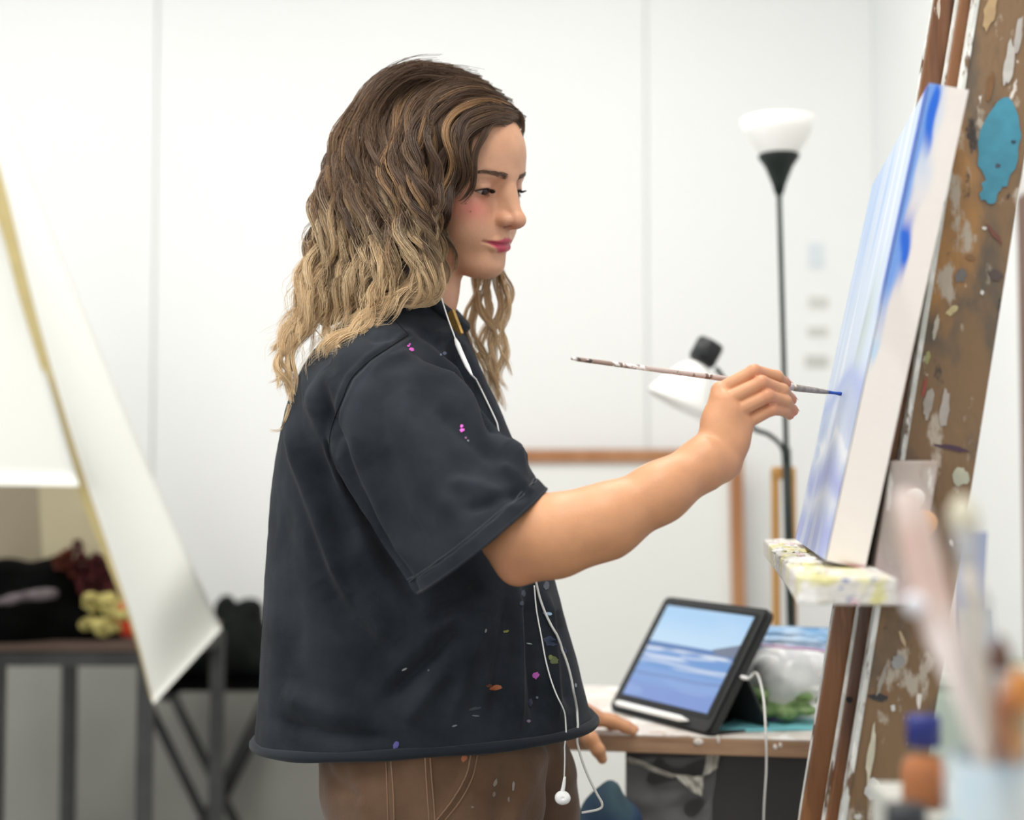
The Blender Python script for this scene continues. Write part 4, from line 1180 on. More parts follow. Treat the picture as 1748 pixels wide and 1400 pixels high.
# ================================================================== paintbrush, necklace, earphones
def seg_path(a, b, n): return np.array([a + (b - a) * t for t in np.linspace(0, 1, n)])
BR0, BR1 = at(975, 612, 1.503), at(1440, 673, 1.590)
def brp(px): return BR0 + (BR1 - BR0) * ((px - 975) / 465.0)
BRUSH = empty('paintbrush', tuple(BR0)); tag(BRUSH, 'thin long-handled paintbrush with a blue tip held in her hand', 'paintbrush')
m_handle = paint_mat('worn_pinkish_handle', (196, 178, 170), [((120, 96, 84), 60, 0.56, 0.05, 1.0), ((240, 236, 230), 90, 0.60, 0.04, 4.0)], 0.4)
m_handle_end = paint_mat('chipped_handle_end', (150, 128, 116), [((70, 60, 58), 130, 0.5, 0.05, 2.0), ((230, 226, 222), 110, 0.57, 0.04, 5.0)], 0.5)
xs = np.linspace(975, 1058, 12); link('handle_end', tube_me('handle_end', [brp(x) for x in xs], np.interp(xs, [975, 985, 1058], [0.0014, 0.0024, 0.0027]), 12), m_handle_end, BRUSH, True)
xs = np.linspace(1058, 1352, 24); link('handle', tube_me('handle', [brp(x) for x in xs], np.interp(xs, [1058, 1240, 1330, 1352], [0.0027, 0.0032, 0.0040, 0.0036]), 12), m_handle, BRUSH, True)
xs = np.linspace(1350, 1412, 12); link('ferrule', tube_me('ferrule', [brp(x) for x in xs], np.interp(xs, [1350, 1356, 1390, 1412], [0.0036, 0.0039, 0.0033, 0.0022]), 14), mat('dull_ferrule', (158, 148, 138), 0.35, metal=0.55, var=0.25, scale=200), BRUSH, True)
xs = np.linspace(1410, 1441, 10); link('bristles', tube_me('bristles', [brp(x) for x in xs], np.interp(xs, [1410, 1425, 1434, 1441], [0.0021, 0.0016, 0.0024, 0.0006]), 10), mat('blue_bristles', (34, 74, 158), 0.5, var=0.3, scale=300), BRUSH, True)
# her nails
m_nail = mat('nail', (222, 168, 150), 0.3, spec=0.5)
_, _, _fing = hand_prims_right()
for f, rr in zip(_fing, (0.0060, 0.0062, 0.0060, 0.0054)):
    a, b = at(*f[2]), at(*f[3]); t = (b - a) / np.linalg.norm(b - a)
    out = np.array([0.10, -0.45, 0.9]); out -= t * (out @ t); out /= np.linalg.norm(out); sd = np.cross(t, out)
    G = np.zeros((7, 7, 3))
    for i in range(7):
        for j in range(7):
            v = (j - 3) / 3.0 * 0.95; l = (i - 2.2) / 6.0 * 0.0115
            w = 1.0 if i < 5 else (0.85 if i == 5 else 0.6)
            ang = v * 0.85 * w
            G[i, j] = b + t * l + (out * math.cos(ang) + sd * math.sin(ang)) * (rr * (1.06 - 0.02 * i))
    link('fingernail', grid_me('fingernail', G, 0.0004), m_nail, PERSON, True)

def nearest_ring(c, nrm, r, n=80):
    e1 = np.cross(nrm, [0, 1, 0]); e1 /= np.linalg.norm(e1); e2 = np.cross(nrm, e1)
    a = np.linspace(0, 2 * np.pi, n)
    return c + r * (np.cos(a)[:, None] * e1 + np.sin(a)[:, None] * e2)
_nd = h2w((-0.016, 0, -0.045)) - at(688, 575, 1.77); _nd /= np.linalg.norm(_nd)
_cn = at(703, 531, 1.769)
_tilt = _nd + np.array([0.25, 0, 0]); _tilt /= np.linalg.norm(_tilt)
NECKLACE = link('necklace', tube_me('necklace', nearest_ring(_cn, _tilt, 0.0535), 0.0022, 8, False), mat('dark_beads', (44, 34, 32), 0.5, var=0.5, scale=250), PERSON, True)
_p0, _p1 = at(768, 532, 1.712), at(784, 574, 1.706)
_t = (_p1 - _p0) / np.linalg.norm(_p1 - _p0); _s = np.array([0.72, -0.69, 0]); _s -= _t * (_s @ _t); _s /= np.linalg.norm(_s); _o = np.cross(_s, _t)
link('pendant', hexa_me('pendant', [q for z_ in (0, 1) for q in [(_p0 + (_p1 - _p0) * z_ + _s * a * 0.0075 + _o * b * 0.0022) for a, b in ((-1, -1), (1, -1), (1, 1), (-1, 1))]], 0.0016, 3), mat('brushed_gold', (196, 158, 92), 0.45, metal=0.7, var=0.2, scale=150), NECKLACE)

EAR = empty('earphones', tuple(at(960, 1362, 1.60))); tag(EAR, 'white wired earphones dangling down the front of the dark shirt', 'earphones')
m_cable = mat('white_cable', (236, 236, 234), 0.45); m_cable_g = mat('grey_white_cable', (206, 205, 200), 0.45); m_bud = mat('white_plastic', (240, 240, 238), 0.25)
def cable(pts, n, dfree, lift=0.004):
    q = smooth_path(np.array(pts, float), n); out = []
    last = None
    for x, y in q:
        p = cast(SH_BVH, x, y, lift)
        if p is None or (last is not None and abs(p[1] - last) > 0.03):
            d = last if last is not None else dfree
            p = at(x, y, d)
        last = p[1]; out.append(p)
    out = np.array(out)
    k = np.ones(5) / 5; pad = np.vstack([out[:1]] * 2 + [out] + [out[-1:]] * 2)
    return np.stack([np.convolve(pad[:, i], k, 'valid') for i in range(3)], -1)
link('ear_cable', tube_me('ear_cable', smooth_path(ats([(747, 482, 1.690), (754, 510, 1.688), (764, 542, 1.684), (775, 572, 1.680), (779, 583, 1.676)]), 30), 0.0009, 8), m_cable, EAR, True)
_q = smooth_path(ats([(777, 578, 1.677), (786, 600, 1.668), (797, 624, 1.658), (806, 641, 1.650)]), 14)
link('splitter', tube_me('splitter', _q, np.interp(np.arange(14), [0, 2, 9, 13], [0.0016, 0.0032, 0.0028, 0.0012]), 10), m_bud, EAR, True)
link('main_cable', tube_me('main_cable', np.vstack([_q[-1:], cable([(808, 645), (826, 682), (842, 716), (852, 742)], 24, 1.60, 0.003)]), 0.0011, 8), m_cable, EAR, True)
link('main_cable', tube_me('main_cable', cable([(909, 990), (920, 1026), (938, 1066), (958, 1106), (970, 1138), (979, 1180), (981, 1230), (986, 1272), (1000, 1316), (1018, 1354), (1028, 1372), (1022, 1382), (990, 1388)], 90, 1.62), 0.0015, 8), m_cable_g, EAR, True)
link('ear_cable', tube_me('ear_cable', cable([(907, 996), (914, 1040), (922, 1086), (930, 1128), (944, 1172), (957, 1208), (962, 1250), (964, 1290), (963, 1330)], 60, 1.62), 0.0009, 8), m_cable, EAR, True)
_d = 1.60
_a = cable([(963, 1322), (963, 1330)], 5, 1.60)[-1]; _dd = _a[1]
link('bud_stem', tube_me('bud_stem', smooth_path(ats([(964, 1326, _dd), (962, 1342, _dd), (959, 1356, _dd)]), 8), [0.0012, 0.0016, 0.0019, 0.0021, 0.0022, 0.0023, 0.0024, 0.0024], 10), m_bud, EAR, True)
_v, _f = sdf_mesh([(ellipsoid(at(960, 1362, _dd), (0.0086, 0.0070, 0.0078)), 'u', 0.0), (ellipsoid(at(965, 1364, _dd - 0.003), (0.0055, 0.0055, 0.005)), 'u', 0.003), (ellipsoid(at(961, 1363, _dd - 0.0075), (0.0022, 0.002, 0.0012)), 's', 0.001)], 0.0008)
link('earbud', np_mesh('earbud', _v, _f), m_bud, EAR, True)

# ================================================================== easel and canvas
E_D = np.array([0.1375, 0.9905, 0.0])                    # along the canvas width, away from the camera
E_F = np.array([-0.9905, 0.1375, 0.0])                   # towards the painter
UP = np.array([0, 0, 1.0])
def lean(deg): r = math.radians(deg); return UP * math.cos(r) - E_F * math.sin(r)
C_UP = lean(12.6); C_N = np.cross(E_D, C_UP); C_N = C_N if C_N @ E_F > 0 else -C_N
NB = at(1410, 957, 1.36); CW, CH, CT = 0.478, 0.468, 0.037
CANVAS = empty('painting_canvas', tuple(NB)); tag(CANVAS, 'deep-edged canvas with a pale blue seascape painting standing on the easel ledge', 'canvas')
def colgrid(name, fn_pos, fn_col, n, m, parent, rough=0.5, matname='paint'):
    u, v = np.meshgrid(np.linspace(0, 1, n), np.linspace(0, 1, m), indexing='ij')
    V = fn_pos(u.ravel(), v.ravel()); C = fn_col(u.ravel(), v.ravel())
    i, j = np.meshgrid(np.arange(n - 1), np.arange(m - 1), indexing='ij')
    F = np.stack([i * m + j, (i + 1) * m + j, (i + 1) * m + j + 1, i * m + j + 1], -1).reshape(-1, 4)
    me = np_mesh(name, V, F, {'Col': np.c_[C, np.ones(len(C))]})
    return link(name, me, attr_mat(matname, rough=rough, bump=0.0005, bscale=160), parent, True)
def n2(u, v, s, sd): return vnoise(np.stack([u * s, v * s, 0 * u], -1), sd)
def painting(u, v):
    """u 0 near edge .. 1 far edge, v 0 bottom .. 1 top"""
    L = lambda c: np.array(lin(c))
    col = np.tile(L((206, 220, 240)), (len(u), 1))
    def mx(c, w):
        nonlocal col
        w = np.clip(w, 0, 1)[:, None]; col = col * (1 - w) + L(c) * w
    st = n2(u * 3.0, v * 0.5, 14, 1)                        # upright brush strokes
    mx((178, 204, 240), sstep(0.0, 0.9, st) * sstep(0.5, 0.75, v))
    mx((232, 238, 248), sstep(0.2, 0.9, n2(u * 2.2, v * 0.6, 17, 2)) * 0.8)
    mx((150, 186, 236), sstep(0.55, 0.95, u) * sstep(0.35, 0.9, v) * 0.5)
    mx((190, 206, 206), np.exp(-((u - 0.22 - 0.2 * (0.6 - v)) / 0.10) ** 2) * np.exp(-((v - 0.5) / 0.13) ** 2) * 0.85)        # pale green hill
    mx((158, 170, 160), np.exp(-((u - 0.30 - 0.3 * (0.5 - v)) / 0.03) ** 2) * np.exp(-((v - 0.52) / 0.09) ** 2) * 0.5)
    band = lambda c, w, k=0.15: np.exp(-((v + 0.04 * n2(u, v, 9, 4) - c) / w) ** 2)
    mx((166, 184, 232), band(0.365, 0.035) * 0.9); mx((176, 192, 226), band(0.30, 0.05) * (0.5 + 0.5 * n2(u, v, 20, 7)))
    mx((240, 244, 250), band(0.255, 0.022) * sstep(-0.4, 0.4, n2(u, v * 3, 22, 5)))
    mx((160, 172, 230), band(0.19, 0.035) * 0.9); mx((236, 240, 250), band(0.145, 0.018) * 0.55)
    mx((170, 182, 236), sstep(0.12, 0.02, v) * 0.85 + band(0.08, 0.05) * 0.4); mx((140, 152, 226), sstep(0.2, 0.7, n2(u, v, 12, 9)) * sstep(0.25, 0.0, v) * 0.6)
    mx((214, 224, 246), sstep(0.35, 0.8, n2(u * 2, v, 16, 11)) * sstep(0.30, 0.05, v) * 0.6)
    mx((30, 100, 206), sstep(0.105 + 0.05 * n2(u, v, 8, 12), 0.045, u) * sstep(0.42, 0.62, v + 0.04 * n2(u, v, 25, 13)))                 # strong blue along the near edge
    return col
_paint0 = painting
def painting(u, v): return _paint0(u, v) * 0.80
def fpos(u, v): return NB + np.outer(u, E_D * CW) + np.outer(v, C_UP * CH) + C_N * 0.0008
colgrid('painted_front', fpos, painting, 140, 200, CANVAS, 0.5, 'wet_seascape_paint')
def edgecol(u, v):
    """u 0 front .. 1 back across the thickness, v 0 bottom .. 1 top"""
    L = lambda c: np.array(lin(c)); col = np.tile(L((226, 219, 213)), (len(u), 1))
    def mx(c, w):
        nonlocal col
        w = np.clip(w, 0, 1)[:, None]; col = col * (1 - w) + L(c) * w
    mx((212, 203, 198), sstep(0.0, 0.8, n2(u * 0.3, v * 2, 9, 31)) * 0.5)
    nn = n2(u * 0.6, v * 5, 10, 32) * 0.10
    mx((178, 196, 222), sstep(0.62, 0.30, u + nn) * sstep(0.72, 0.88, v) * 0.85)
    mx((30, 100, 206), sstep(0.30 + nn * 1.5, 0.22 + nn * 1.5, u) * sstep(0.86, 0.93, v + 0.1 * u)); mx((40, 104, 206), sstep(0.13, 0.07, u + 0.4 * nn) * sstep(0.52, 0.60, v))
    mx((34, 98, 204), sstep(0.42, 0.30, u + nn) * np.exp(-((v - 0.66) / 0.055) ** 2) * 1.3)
    mx((120, 160, 220), sstep(0.20, 0.10, u + nn) * sstep(0.40, 0.60, v) * 0.8)
    mx((182, 204, 226), sstep(0.24, 0.14, u + nn) * np.exp(-((v - 0.44) / 0.03) ** 2))
    mx((150, 70, 74), sstep(0.012, 0.002, v) * sstep(0.2, 0.7, u) * 0.8)
    return col
def epos(u, v): return NB + np.outer(v, C_UP * CH) - np.outer(u, C_N * CT)
colgrid('wrapped_edge', epos, edgecol, 30, 200, CANVAS, 0.8, 'raw_canvas_edge')
m_raw = mat('raw_canvas', (226, 219, 212), 0.85, var=0.04, scale=30, bump=0.0005, bscale=500)
_c8 = [NB + E_D * a * CW - C_N * b * CT for a, b in ((0.0005, 0), (1, 0), (1, 1), (0.0005, 1))]
link('canvas_body', hexa_me('canvas_body', [p for p in _c8] + [p + C_UP * CH for p in _c8]), m_raw, CANVAS)

EASEL = empty('easel', tuple(np.array([at(1440, 1400, 1.5)[0], 1.5, 0.0]))); tag(EASEL, 'paint-spattered wooden studio easel with a tilted mast', 'easel')
m_weather = paint_mat('weathered_painted_wood', (124, 97, 68), [((94, 82, 68), 14, 0.48, 0.10, 0.3), ((160, 118, 70), 9, 0.56, 0.10, 2.0), ((176, 164, 148), 34, 0.58, 0.05, 3.1), ((222, 216, 206), 46, 0.66, 0.03, 7.7), ((54, 46, 42), 40, 0.66, 0.04, 5.2), ((150, 60, 44), 60, 0.72, 0.03, 8.8), ((70, 96, 72), 50, 0.72, 0.03, 6.1)], 0.6, 0.0015, 90, (1, 1, 0.45))
m_brown = paint_mat('varnished_brown_wood', (122, 78, 42), [((76, 44, 24), 20, 0.52, 0.12, 0.4), ((152, 102, 58), 26, 0.57, 0.06, 3.0), ((196, 186, 172), 80, 0.69, 0.02, 6.0)], 0.35, 0.0008, 120, (1, 1, 0.12))
m_whiteedge = paint_mat('white_paint_on_wood', (206, 208, 202), [((110, 84, 62), 60, 0.56, 0.05, 1.0), ((236, 236, 232), 90, 0.5, 0.1, 3.0), ((150, 60, 44), 70, 0.7, 0.03, 2.0)], 0.5, 0.001, 150, (1, 1, 0.4))
M_UP = lean(9.7)
def mast_line(px, py, d):
    """point on a member's line prolonged along the mast direction to height z"""
    p = at(px, py, d)
    return lambda z: p + M_UP * ((z - p[2]) / M_UP[2])
def member(name, px_l, px_r, py, d, dt, m, z0, z1, bevel=0.002, parent=EASEL):
    """upright of the mast: near face between two photo columns at row py and depth d, dt thick in depth"""
    l, r = mast_line(px_l, py, d), mast_line(px_r, py, d)
    c = []
    for z in (z0, z1):
        a, b = l(z), r(z); dirv = E_F * ((a - b) @ E_F); b = a - dirv
        c += [a, b, b + E_D * dt, a + E_D * dt]
    return link(name, hexa_me(name, c, bevel), m, parent)
member('side_plank', 1473, 1598, 1190, 1.43, 0.024, m_weather, 0.06, 2.15)
member('painted_edge', 1470, 1479, 1190, 1.4285, 0.027, m_whiteedge, 0.06, 2.15, 0.001)
member('mast_rail', 1446, 1560, 1190, 1.462, 0.022, m_brown, 0.06, 2.15)
member('rail_edge', 1438, 1449, 1190, 1.478, 0.012, m_whiteedge, 0.06, 2.15, 0.001)
member('mast_rail', 1401, 1560, 1190, 1.500, 0.026, m_brown, 0.06, 2.15)
member('rail_edge', 1397, 1404, 1190, 1.512, 0.010, m_whiteedge, 0.06, 2.15, 0.001)
member('side_plank', 1440, 1580, 1190, 1.540, 0.024, m_weather, 0.06, 2.15)
_zt = at(1650, 150, 1.46)[2]
for _a, _b2, _d2, _c2 in ((1648, 1656, 1.4600, (206, 92, 62)), (1657, 1663, 1.4600, (92, 84, 52)), (1640, 1647, 1.4605, (226, 224, 218)), (1612, 1630, 1.4985, (150, 112, 72))):
    _l, _r = mast_line(_a, 100, _d2), mast_line(_b2, 100, _d2)
    link('paint_streak', hexa_me('paint_streak', [_l(_zt - .05), _r(_zt - .05), _r(_zt - .05) + E_D * .002, _l(_zt - .05) + E_D * .002, _l(2.12), _r(2.12), _r(2.12) + E_D * .002, _l(2.12) + E_D * .002]), paint_mat('streak_%d' % _a, _c2, [((70, 52, 40), 80, 0.60, 0.05, 1.0 * _a), ((226, 220, 210), 90, 0.66, 0.03, 3.0)], 0.5), EASEL)
# painted patches and drips on the near plank
def patch(name, px, py, rx, ry, d, rgb, ang=0.0, jag=0.3, lift=0.0012, n=26, parent=EASEL, seed=1):
    r = np.random.default_rng(seed + int(px)); c0 = at(px, py, d); a = np.linspace(0, 2 * np.pi, n, endpoint=False)
    pn = np.cross(E_F, M_UP); pn = pn if pn[1] < 0 else -pn
    ref = mast_line(1473, 1190, 1.43)(1.3)
    o = np.array([0, 0, CAMZ])
    def on(px, py):
        dv = at(px, py, 1.0) - o; t = ((ref - o) @ pn) / (dv @ pn); return o + dv * t + pn * lift
    V = [on(px, py)]; rr = 1 - jag * r.random(n)
    for k in range(n):
        x, y = rx * rr[k] * math.cos(a[k]), ry * rr[k] * math.sin(a[k])
        V.append(on(px + x * math.cos(ang) - y * math.sin(ang), py + x * math.sin(ang) + y * math.cos(ang)))
    me = bpy.data.meshes.new(name); me.from_pydata([tuple(v) for v in V], [], [(0, 1 + k, 1 + (k + 1) % n) for k in range(n)]); me.update()
    link(name, me, bpy.data.materials.get('dab_%d_%d_%d' % rgb) or mat('dab_%d_%d_%d' % rgb, rgb, 0.45, var=0.12, scale=60, bump=0.0008, bscale=120), parent)
patch('paint_patch', 1706, 248, 38, 86, 1.43, (62, 134, 156), 0.12, 0.18)
patch('paint_patch', 1690, 325, 20, 28, 1.43, (62, 134, 156), 0.3, 0.4, 0.0014)
for i, (x, y, rx, ry, c, a) in enumerate([(1692, 246, 8, 6, (70, 74, 92), 0), (1730, 243, 6, 5, (72, 76, 92), 0), (1703, 284, 6, 5, (64, 70, 88), 0), (1690, 20, 12, 40, (178, 150, 110), 0.2), (1722, 110, 10, 50, (188, 184, 178), 0.15), (1738, 60, 8, 40, (176, 170, 164), 0.15), (1690, 150, 7, 30, (120, 84, 50), 0.15),
        (1625, 765, 38, 5, (70, 44, 66), 0.18), (1612, 700, 9, 44, (168, 160, 152), 0.1), (1585, 690, 10, 30, (160, 152, 142), 0.2), (1616, 705, 5, 8, (52, 44, 44), 0), (1640, 815, 16, 22, (176, 176, 156), 0.3), (1597, 560, 5, 26, (176, 170, 156), 0.2), (1583, 612, 6, 16, (150, 148, 96), 0.2), (1578, 660, 4, 22, (150, 66, 54), 0.2),
        (1640, 470, 12, 16, (104, 100, 96), 0.5), (1697, 400, 26, 5, (112, 66, 54), 0.9), (1625, 530, 16, 8, (190, 176, 130), -0.6), (1680, 390, 5, 4, (206, 204, 198), 0), (1676, 500, 4, 5, (206, 204, 198), 0), (1656, 440, 10, 7, (128, 92, 58), 0.3), (1700, 470, 14, 10, (84, 70, 66), 0.2),
        (1500, 1190, 20, 8, (48, 46, 48), 0.1), (1486, 1290, 7, 60, (196, 190, 168), 0.12), (1492, 1348, 18, 26, (196, 194, 190), 0.2), (1464, 1394, 8, 6, (200, 198, 192), 0), (1532, 1130, 12, 16, (152, 150, 148), 0), (1524, 1208, 5, 8, (206, 204, 200), 0), (1540, 1090, 4, 18, (186, 164, 130), -0.4), (1505, 1160, 5, 34, (150, 142, 130), 0.3)]):
    patch('paint_dab', x, y, rx, ry, 1.43, c, a, 0.4, 0.0011 + 0.0001 * (i % 5), 16, EASEL, i)
# screw hole in the rail
link('screw_hole', lathe_me('screw_hole', [(0.0, 0.0), (0.0030, 0.0), (0.0030, -0.003)], at(1450, 1195, 1.4595), (0, -1, 0), 16), mat('dark_hole', (24, 18, 16), 0.8), EASEL)
# ledge
T0 = at(1362, 986, 1.222); TL, TW, TT = 0.77, 0.083, 0.023
m_ledge = paint_mat('paint_caked_ledge', (206, 202, 196), [((204, 198, 140), 16, 0.53, 0.06, 0.6), ((224, 190, 196), 22, 0.60, 0.05, 2.6), ((120, 128, 160), 90, 0.63, 0.03, 4.1), ((80, 74, 70), 110, 0.67, 0.03, 5.5), ((232, 230, 226), 30, 0.55, 0.06, 7.0), ((176, 70, 64), 70, 0.70, 0.03, 8.0)], 0.45, 0.003, 120)
_t = [T0, T0 - E_F * TW, T0 - E_F * TW + E_D * TL, T0 + E_D * TL]
link('ledge', hexa_me('ledge', [p - UP * TT for p in _t] + _t, 0.003), m_ledge, EASEL)
_v = []
for k in range(60):
    a, b = RNG.random(), RNG.random()
    if 0.35 < b: b = RNG.random() * 0.35
    _v.append((ellipsoid(T0 + E_D * a * TL - E_F * (b * TW + 0.004), (RNG.uniform(.004, .010), RNG.uniform(.004, .012), RNG.uniform(.001, .004))), 'u', 0.004))
_v, _f = sdf_mesh(_v, 0.0015)
_o = link('dried_paint', np_mesh('dried_paint', _v, _f), m_ledge, EASEL, True); _o['kind'] = 'stuff'
# slider block behind the ledge, and the upper canvas clamp
def mblock(name, pl, pr, pt, pb, d, dt, m, bevel=0.003):
    a, b = at(pl, pt, d), at(pr, pt, d); h = (a[2] - at(pl, pb, d)[2]) / M_UP[2]; b = a - E_F * ((a - b) @ E_F)
    top = [a, b, b + E_D * dt, a + E_D * dt]
    return link(name, hexa_me(name, [p - M_UP * h for p in top] + top, bevel), m, EASEL)
m_block = paint_mat('paint_smeared_block', (176, 164, 156), [((196, 178, 176), 18, 0.5, 0.1, 1.2), ((150, 122, 100), 14, 0.56, 0.08, 3.3), ((216, 214, 210), 40, 0.62, 0.04, 5.1), ((206, 130, 60), 50, 0.70, 0.03, 6.6), ((90, 76, 66), 60, 0.66, 0.04, 8.4)], 0.5, 0.002, 90, (1, 1, 0.4))
mblock('slider_block', 1522, 1602, 786, 1034, 1.375, 0.05, m_block)
link('clamp_knob', lathe_me('clamp_knob', [(0.0, 0.016), (0.010, 0.016), (0.0125, 0.013), (0.0125, 0.004), (0.006, 0.002), (0.006, -0.004)], at(1572, 892, 1.370), (0, -1, 0), 20), mat('orange_wood_knob', (206, 150, 92), 0.5), EASEL, True)
link('clamp_knob', lathe_me('clamp_knob', [(0.0, 0.012), (0.008, 0.012), (0.010, 0.009), (0.010, 0.002), (0.005, 0.0), (0.005, -0.004)], at(1558, 850, 1.370), (0, -1, 0), 20), mat('white_knob', (226, 222, 214), 0.5), EASEL, True)
# feet of the easel
_b0 = mast_line(1473, 1190, 1.43)(0.05)
for dd in (0.0, 0.12):
    c = _b0 + E_D * dd
    link('foot_rail', hexa_me('foot_rail', [c + E_F * 0.30 - UP * 0.05, c - E_F * 0.32 - UP * 0.05, c - E_F * 0.32 - UP * 0.05 + E_D * 0.04, c + E_F * 0.30 - UP * 0.05 + E_D * 0.04] + [c + E_F * 0.30 + UP * 0.02, c - E_F * 0.32 + UP * 0.02, c - E_F * 0.32 + UP * 0.02 + E_D * 0.04, c + E_F * 0.30 + UP * 0.02 + E_D * 0.04], 0.004), m_brown, EASEL)
# ================================================================== right-hand table with the tablet
TZ = 0.832
def flat(px, py, z):
    """point on the horizontal plane z that the photograph shows at px, py"""
    o = np.array([0, 0, CAMZ]); d = at(px, py, 1.0) - o; return o + d * ((z - CAMZ) / d[2])
TA, TB = flat(930, 1249, TZ), flat(1420, 1264, TZ); _td = (TB - TA) / np.linalg.norm(TB - TA); _tn = np.array([-_td[1], _td[0], 0])
TABLE = empty('work_table', (float((TA + TB)[0] / 2), 2.2, 0.0)); tag(TABLE, 'plywood-topped work table standing behind the painter with a dark base cabinet', 'table')
TEND = TB + _td * 0.10
m_ply = mat('plywood_edge', (148, 114, 88), 0.7, rgb2=(176, 142, 112), scale=40, stretch=(0.2, 0.2, 3), bump=0.0006, bscale=120)
m_plytop = paint_mat('paint_stained_table_top', (214, 206, 198), [((236, 234, 230), 20, 0.5, 0.08, 1.0), ((186, 166, 148), 30, 0.60, 0.05, 3.0), ((130, 124, 128), 80, 0.71, 0.03, 5.0)], 0.5)
_q = [TA, TEND, TEND + _tn * 0.46, TA + _tn * 0.46]
link('table_board', hexa_me('table_board', [p - UP * 0.026 for p in _q] + [p - UP * 0.002 for p in _q], 0.0015), m_ply, TABLE)
_q2 = [p for p in _q]; link('top_surface', hexa_me('top_surface', [p - UP * 0.0025 for p in _q2] + [p for p in _q2], 0.0006), m_plytop, TABLE)
_ca = flat(1064, 1281, TZ - 0.026) + _tn * 0.03; _cb = TEND - _td * 0.03 + _tn * 0.03; _cb[2] = _ca[2]
_q = [_ca, _cb, _cb + _tn * 0.38, _ca + _tn * 0.38]
m_dark = mat('dark_grey_cabinet', (54, 51, 50), 0.5, var=0.15, scale=6, stretch=(1, 1, 0.2))
link('cabinet', hexa_me('cabinet', [p * np.array([1, 1, 0]) + UP * 0.02 for p in _q] + [p - UP * 0.001 for p in _q], 0.004), m_dark, TABLE)
for p in (TA + _td * 0.0 + _tn * 0.03, TA + _td * 0.19 + _tn * 0.42):
    link('leg', box_me('leg', (p[0] - 0.02, p[1] - 0.02, 0.0), (p[0] + 0.02, p[1] + 0.02, TZ - 0.027), 0.002), m_ply, TABLE)
# drops of paint on the table edge
for x, y, rx, ry in ((1192, 1266, 9, 6), (1323, 1275, 4, 5), (1332, 1272, 3, 5), (1226, 1262, 3, 8)):
    p = flat(x, 1249 + (x - 930) * 15 / 490, TZ); p = p - _tn * 0.001 - UP * (y - (1249 + (x - 930) * 15 / 490)) / FPX * p[1]
    link('paint_drop', np_mesh('paint_drop', *sdf_mesh([(ellipsoid(p, (rx / 1200, 0.0018, ry / 1200)), 'u', 0.0)], 0.0012)), mat('white_drop', (226, 218, 210), 0.4), TABLE, True)
# crumpled clear plastic sheet hanging from the table
_PL = bpy.data.materials.new('clear_plastic'); _PL.use_nodes = True
_b = _PL.node_tree.nodes['Principled BSDF']; _b.inputs['Base Color'].default_value = (0.85, 0.87, 0.88, 1); _b.inputs['Roughness'].default_value = 0.12; _b.inputs['Alpha'].default_value = 0.06
def crumple(corners, n, m, amp, seed, off):
    a, b, c, d = [np.array(x) for x in corners]
    u, v = np.meshgrid(np.linspace(0, 1, n), np.linspace(0, 1, m), indexing='ij'); u = u[..., None]; v = v[..., None]
    G = (a * (1 - u) + b * u) * (1 - v) + (d * (1 - u) + c * u) * v
    r = np.random.default_rng(seed); D = np.zeros((n, m))
    for _ in range(16):
        th = r.uniform(0, np.pi); f = r.uniform(2, 8); ph = r.uniform(0, 6.28)
        D += np.abs(np.sin((np.cos(th) * u[..., 0] + np.sin(th) * v[..., 0]) * f + ph)) ** 3 * amp * r.uniform(-1, 1)
    return G + off * D[..., None]
_pt = lambda x, y, o: (lambda p: p)(at(x, y, (_ca + _td * ((x - 1064) / 326.0) * 0.27)[1] - o))
link('plastic_sheet', grid_me('plastic_sheet', crumple([_pt(1068, 1296, .012), _pt(1226, 1292, .012), _pt(1212, 1420, .02), _pt(1060, 1420, .02)], 50, 40, 0.006, 3, np.array([0, -1.0, 0])), 0.0003), _PL, TABLE, True).update_tag()
_PW = mat('milky_plastic_fold', (206, 202, 190), 0.25, alpha=0.7)
link('plastic_fold', grid_me('plastic_fold', crumple([_pt(1072, 1292, .024), _pt(1150, 1322, .026), _pt(1154, 1330, .026), _pt(1072, 1300, .024)], 30, 6, 0.004, 5, np.array([0, -1.0, 0])), 0.0006), _PW, TABLE, True)
link('plastic_fold', grid_me('plastic_fold', crumple([_pt(1150, 1322, .026), _pt(1201, 1326, .026), _pt(1198, 1358, .026), _pt(1182, 1352, .026)], 20, 10, 0.004, 6, np.array([0, -1.0, 0])), 0.0006), _PW, TABLE, True)
link('plastic_fold', grid_me('plastic_fold', crumple([_pt(1214, 1262, .034), _pt(1230, 1262, .034), _pt(1226, 1312, .03), _pt(1200, 1326, .03)], 20, 10, 0.003, 7, np.array([0, -1.0, 0])), 0.0006), _PW, TABLE, True)

